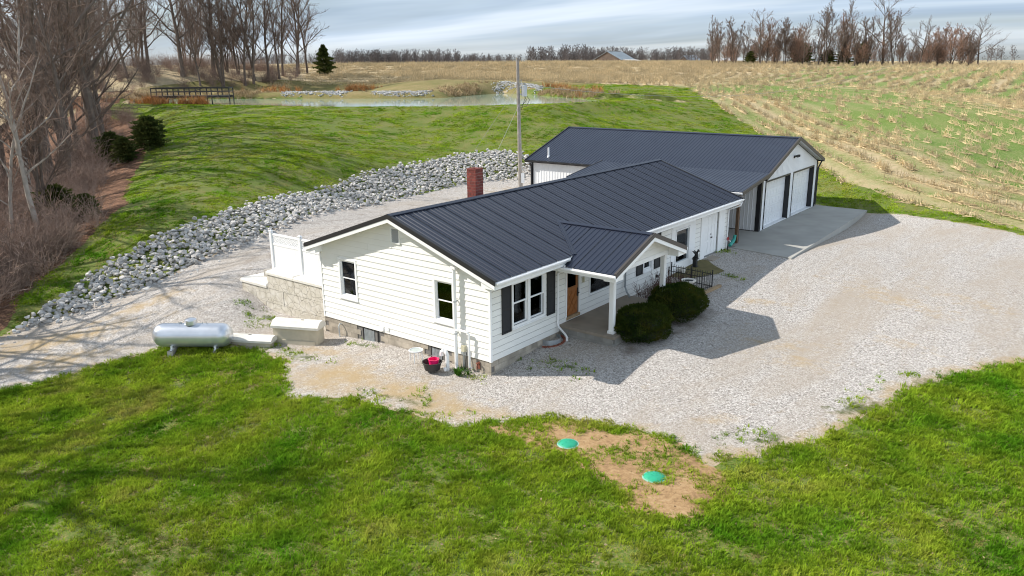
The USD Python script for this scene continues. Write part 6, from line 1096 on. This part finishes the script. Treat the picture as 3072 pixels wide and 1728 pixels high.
# ------------------------------------------------------------------ shrubs and yard things at the porch
rng = np.random.default_rng(37)
def clipped_bush(name, label, c, rx, ry, h, seed, n=24000):
    q = np.random.default_rng(seed); t = Thing(name, label, 'shrub', loc=c); d = q.normal(size=(n, 3)); d[:, 2] = np.abs(d[:, 2]) * q.choice([1, 1, 1, -.6], n); d /= np.linalg.norm(d, axis=1, keepdims=True)
    e = 2.6; k = (np.abs(d[:, 0]) ** e + np.abs(d[:, 1]) ** e + np.abs(d[:, 2]) ** e) ** (-1 / e); p = d * k[:, None]; lump = 1 + .17 * (noise(p * 2.1 + seed, seed) - .5) * 2 + .07 * (noise(p * 6 + seed, seed + 1) - .5) * 2; p = p * (lump * np.where(q.random(n) < .06, q.uniform(.95, 1.05, n), q.uniform(.88, .985, n)))[:, None]
    P3 = np.stack([c[0] + p[:, 0] * rx, c[1] + p[:, 1] * ry, c[2] + h * .52 + p[:, 2] * h * .48], 1); dd = d + q.normal(0, .55, (n, 3)) + (0, 0, .25); dd /= np.linalg.norm(dd, axis=1, keepdims=True); s = np.cross(dd, q.normal(size=(n, 3))); s /= np.linalg.norm(s, axis=1, keepdims=True); L = q.uniform(.03, .085, (n, 1))
    MB().add(np.stack([P3 - s * L * .28, P3 + s * L * .28, P3 + dd * L], 1).reshape(-1, 3), np.arange(3 * n).reshape(-1, 3)).build('foliage', 'yew_leaf', t)
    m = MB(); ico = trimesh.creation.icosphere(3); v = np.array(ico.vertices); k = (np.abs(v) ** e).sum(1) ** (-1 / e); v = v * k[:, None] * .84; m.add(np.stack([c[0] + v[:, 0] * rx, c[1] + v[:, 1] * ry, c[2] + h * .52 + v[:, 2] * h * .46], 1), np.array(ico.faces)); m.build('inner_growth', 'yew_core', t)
    for i in range(5): a = q.uniform(0, 6.28); m = MB(); m.tube([(c[0] + .1 * math.cos(a), c[1] + .1 * math.sin(a), c[2] - .1), (c[0] + rx * .5 * math.cos(a), c[1] + ry * .5 * math.sin(a), c[2] + h * .6)], .03, 6); m.build('stem', 'bark', t)
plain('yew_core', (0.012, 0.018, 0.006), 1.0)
clipped_bush('clipped_bush', 'nearer round clipped evergreen bush with yellowish top beside the porch post', (2.80, 5.75, .22), 1.02, 1.30, 1.34, 3)
clipped_bush('clipped_bush', 'farther round clipped dark evergreen bush beside the bird bath', (2.75, 8.75, .32), 1.05, 1.25, 1.38, 4)
def bare_shrub(label, c, h, r, n, seed, mat='bare_shrub'):
    q = np.random.default_rng(seed); p0, p1, ww = [], [], []
    for i in range(n):
        a = q.uniform(0, 6.28); s = grow((c[0] + q.normal(0, r * .5), c[1] + q.normal(0, r * .5), c[2]), (math.cos(a) * .35, math.sin(a) * .35, 1), h * q.uniform(.5, 1.1), 4, .15, 0, q); p0 += list(s[:-1]); p1 += list(s[1:]); ww += [.011, .010, .008, .006]
        for j in range(6): k = q.integers(1, 4); e = q.normal(0, .5, 3) + (0, 0, .8); p0.append(s[k]); p1.append(s[k] + e * h * .22); ww.append(.007)
    v, f = ribbons(np.array(p0), np.array(p1), np.array(ww), q); single('dormant_shrub', MB().add(v, f), mat, label, 'shrub', base=c)
bare_shrub('reddish leafless shrub against the wall between porch and iron fence', (.75, 11.3, .55), 1.0, .7, 60, 1)
bare_shrub('leafless twiggy shrub behind the nearer clipped bush', (.8, 9.9, .5), .85, .5, 36, 2)
bare_shrub('low reddish stalks growing inside the small iron fence', (1.1, 12.5, .6), .7, .5, 46, 5)
m = MB(); q_ = tuft(140, .30, .32, 991, .016, .9); m.add(q_[0] + np.array([-.95, -.42, -.02]), q_[1]); single('leafy_plant', m, 'weed_leaf', 'bushy green weed at the foot of the white wall pipes', 'plant', base=(-.95, -.42, -.02))
m = MB(); q_ = tuft(60, .25, .22, 992, .016, .9); m.add(q_[0] + np.array([.28, 19.35, .8]), q_[1]); single('leafy_plant', m, 'weed_leaf', 'small green plant by the far house corner and drain pipe', 'plant', base=(.28, 19.35, .8))
# little iron fence
ifc = Thing('iron_fence', 'small black iron garden fence with pointed pickets near the porch', 'fence', loc=(1.3, 12.8, .55)); zt_ = 1.30
cor = [(.15, 13.30), (2.35, 13.02), (2.18, 12.30), (.45, 12.45)]
for x, y in cor + [(1.25, 13.16)]: m = MB(); m.obox((x, y, .45), .04, .04, zt_ + .06 - .45); m.lathe((x, y, zt_ + .06), [(.0, 0), (.035, .02), (.035, .05), (.0, .09)], 8); m.build('post', 'iron', ifc)
for (a, b), (c, d) in zip(cor[:3], cor[1:]):
    for z in (zt_ - .06, .68): m = MB(); m.beam((a, b, z), (c, d, z), .02, .03); m.build('rail', 'iron', ifc)
    n = int(math.hypot(c - a, d - b) / .13)
    for k in range(1, n): t = k / n; x, y = a + (c - a) * t, b + (d - b) * t; m = MB(); m.tube([(x, y, .55), (x, y, zt_ - .01)], .009, 5); m.tube([(x, y, zt_ - .01), (x, y, zt_ + .06)], [.016, .002], 5); m.build('picket', 'iron', ifc)
bb = Thing('bird_bath', 'white stone bird bath with scalloped bowl behind the clipped bushes', 'bird bath', loc=(2.0, 11.3, .52)); c = (2.0, 11.3, .52)
m = MB(); m.lathe(c, [(.0, 0), (.20, 0), (.20, .05), (.12, .10), (.085, .18), (.085, .50), (.12, .58), (.14, .60), (0, .6)], 20); m.build('pedestal', 'cap_concrete', bb, smooth=40)
sc_ = lambda t, r: 1 + (.06 * math.cos(12 * t) if r > .2 else 0); m = MB(); m.lathe(c, [(.0, .60), (.12, .60), (.24, .67), (.31, .74), (.315, .785), (.27, .79), (.22, .735), (0, .70)], 48, sc_); m.build('bowl', 'cap_concrete', bb, smooth=40)
m = MB(); m.lathe(c, [(0, .742), (.222, .742), (.222, .738), (0, .737)], 30); m.build('water', 'dark_room', bb)
st = Thing('garden_statue', 'black garden statue on a square pedestal beside the tall window', 'statue', loc=(.34, 15.45, .77)); c = np.array([.34, 15.45, .77])
m = MB(); m.obox(c, .26, .26, .06); m.obox(c + (0, 0, .06), .18, .18, .34); m.obox(c + (0, 0, .40), .25, .25, .05); m.build('pedestal', 'iron', st)
def bones(J, B):
    import manifold3d as M3
    out = M3.Manifold()
    for a, b in B: s = [M3.Manifold.sphere(J[k][1], 12).translate(J[k][0]) for k in (a, b)]; out = out + M3.Manifold.batch_hull(s)
    g = out.to_mesh(); return np.array(g.vert_properties[:, :3]), np.array(g.tri_verts)
J = {'hip': ((0, 0, .52), .075), 'chest': ((.05, 0, .68), .075), 'neck': ((.09, 0, .78), .045), 'head': ((.14, 0, .85), .045), 'snout': ((.21, 0, .84), .022), 'fl': ((.12, .05, .47), .025), 'fr': ((.12, -.05, .47), .025), 'el': ((.09, .05, .62), .035), 'er': ((.09, -.05, .62), .035), 'w1': ((-.03, .07, .74), .04), 'w2': ((-.10, .09, .80), .03), 'v1': ((-.03, -.07, .74), .04), 'v2': ((-.10, -.09, .80), .03), 'e1': ((.12, .03, .93), .008), 'e2': ((.12, -.03, .93), .008), 't1': ((-.12, 0, .47), .03)}
v, f = bones(J, [('hip', 'chest'), ('chest', 'neck'), ('neck', 'head'), ('head', 'snout'), ('el', 'fl'), ('er', 'fr'), ('chest', 'el'), ('chest', 'er'), ('w1', 'w2'), ('v1', 'v2'), ('chest', 'w1'), ('chest', 'v1'), ('head', 'e1'), ('head', 'e2'), ('hip', 't1')]); MB().add(v * [1, 1, 1] + c - (0, 0, .0), f).build('figure', 'iron', st)
m = MB(); m.lathe((.28, 14.15, .70), [(0, 0), (.13, 0), (.19, .24), (.21, .25), (.21, .29), (.18, .29), (.17, .22), (0, .20)], 18); single('flower_pot', m, 'cap_concrete', 'pale round flower pot behind the iron fence by the wall', 'flower pot', smooth=40)
m = MB(); q4 = [(.12, 16.95), (.66, 16.84), (.66, 17.76), (.13, 17.86)]; m.hexa([(a, b, .76) for a, b in q4] + [(a, b, .875) for a, b in q4]); single('step_slab', m, 'mat_stone', 'flat tan stone slab lying before the white double doors', 'step')
mp = Polygon([(.03, 13.4), (.03, 16.6), (.35, 16.7), (.7, 16.3), (1.2, 15.9), (1.65, 15.6), (1.55, 15.0), (1.2, 14.4), (.9, 13.7)]); tt = trimesh.creation.triangulate_polygon(mp.buffer(.15), engine='earcut'); sm = trimesh.Trimesh(np.column_stack([tt[0], np.zeros(len(tt[0]))]), tt[1]).subdivide_to_size(.25); vv = np.array(sm.vertices); vv[:, 2] = height(vv[:, 0], vv[:, 1]) + .09; struct('mossy_paving', vv, np.array(sm.faces), 'moss', label='mossy brown stone paving under the tall window')
m = MB(); m.beam((2.42, 12.0, .60), (2.60, 13.35, .66), .16, .13); single('landscape_timber', m, 'timber', 'short wooden edging timber outside the iron fence', 'timber')
hy = Thing('yard_hydrant', 'red handled yard water hydrant at the far front corner of the house', 'hydrant', loc=(.30, 19.45, .8)); m = MB(); m.tube([(.30, 19.45, .7), (.30, 19.45, 1.42)], .03, 8); m.build('standpipe', 'iron', hy); m = MB(); m.tube([(.30, 19.45, 1.40), (.30, 19.45, 1.58)], .05, 10); m.beam((.30, 19.45, 1.56), (.30, 19.20, 1.50), .03, .03); m.build('handle', 'red_paint', hy); m = MB(); m.tube([(.30, 19.45, 1.40), (.40, 19.45, 1.42), (.44, 19.45, 1.33)], .025, 8); m.build('spout', 'white_metal', hy)
# beside the lit gable wall
tb = Thing('side_table', 'small round white metal table with glass top by the house wall', 'table', loc=(-2.98, -.72, 0)); c = np.array([-2.98, -.72, 0]); g = np.linspace(0, 2 * np.pi, 33); ring = np.stack([c[0] + .25 * np.cos(g), c[1] + .25 * np.sin(g), np.full(33, .475)], 1)
m = MB(); m.tube(ring, .022, 8, cap=False); m.build('rim', 'white_metal', tb, smooth=True); m = MB(); m.lathe(c, [(0, .466), (.24, .466), (.24, .474), (0, .474)], 32); m.build('glass_top', 'frosted', tb)
for k in range(4): a = .5 + k * math.pi / 2; m = MB(); m.tube([c + (.22 * math.cos(a), .22 * math.sin(a), .46), c + (.24 * math.cos(a), .24 * math.sin(a), .04)], .017, 8); m.build('leg', 'white_metal', tb)
c = np.array([-1.98, -.92, .03]); m = MB(); m.lathe(c, [(0, 0), (.27, 0), (.345, .27), (.37, .275), (.37, .30), (.335, .30), (.26, .03), (0, .025)], 32); single('rubber_tub', m, 'black_rubber', 'low round black rubber tub on the gravel, holding a pink bucket', 'tub', smooth=35)
pk = Thing('bucket', 'bright pink plastic bucket standing in the black tub', 'bucket', loc=c + (.03, .05, .03)); b = c + (.03, .05, .03); m = MB(); m.lathe(b, [(0, 0), (.15, 0), (.185, .33), (.205, .335), (.205, .36), (.18, .36), (.145, .02), (0, .015)], 28); m.build('body', 'pink_plastic', pk, smooth=35); m = MB(); m.tube([b + (.19 * math.cos(t), .02 + .05 * math.sin(t), .35 + .12 * math.sin(t)) for t in np.linspace(0, math.pi, 12)], .006, 5); m.build('handle', 'galvanised', pk)
c = np.array([-1.62, -.50, -.05]); m = MB(); m.tube([c, c + (0, 0, .58)] + [c + (-.13 + .13 * math.cos(t), -.02, .58 + .13 * math.sin(t)) for t in np.linspace(.2, math.pi, 9)] + [c + (-.26, -.02, .50)], .072, 12); single('vent_pipe', m, 'white_plastic', 'white plastic gooseneck pipe rising from the gravel by the wall', 'pipe', smooth=40, base=c)
c = np.array([-1.52, -.74, .02]); m = MB(); m.lathe(c, [(0, 0), (.055, 0), (.055, .07), (.07, .07), (.07, .10), (.03, .11), (.03, .13), (0, .13)], 14); single('cleanout_cap', m, 'white_plastic', 'small white pipe cap low in the gravel before the gooseneck pipe', 'pipe cap', smooth=40)
for x, y, lb in ((5.05, -2.62, 'round green septic lid in bare soil, nearer the house corner'), (7.98, -2.86, 'round green septic lid in bare soil, farther right in the lawn')):
    z = float(height(x, y)) + .05; t = Thing('septic_lid', lb, 'septic lid', loc=(x, y, z), group=None); m = MB(); m.lathe((x, y, z), [(.0, .115), (.12, .11), (.22, .09), (.275, .06), (.285, .045), (0, .045)], 36); m.build('dome', 'green_lid', t, smooth=40); m = MB(); m.lathe((x, y, z), [(.285, .05), (.31, .05), (.325, .035), (.325, -.05), (.285, -.05)], 36); m.build('rim', 'lid_rim', t, smooth=40)
    for k in range(6): a = k * math.pi / 3 + .3; m = MB(); m.beam((x + .05 * math.cos(a), y + .05 * math.sin(a), z + .115), (x + .24 * math.cos(a), y + .24 * math.sin(a), z + .083), .018, .014); m.build('rib', 'green_lid', t)
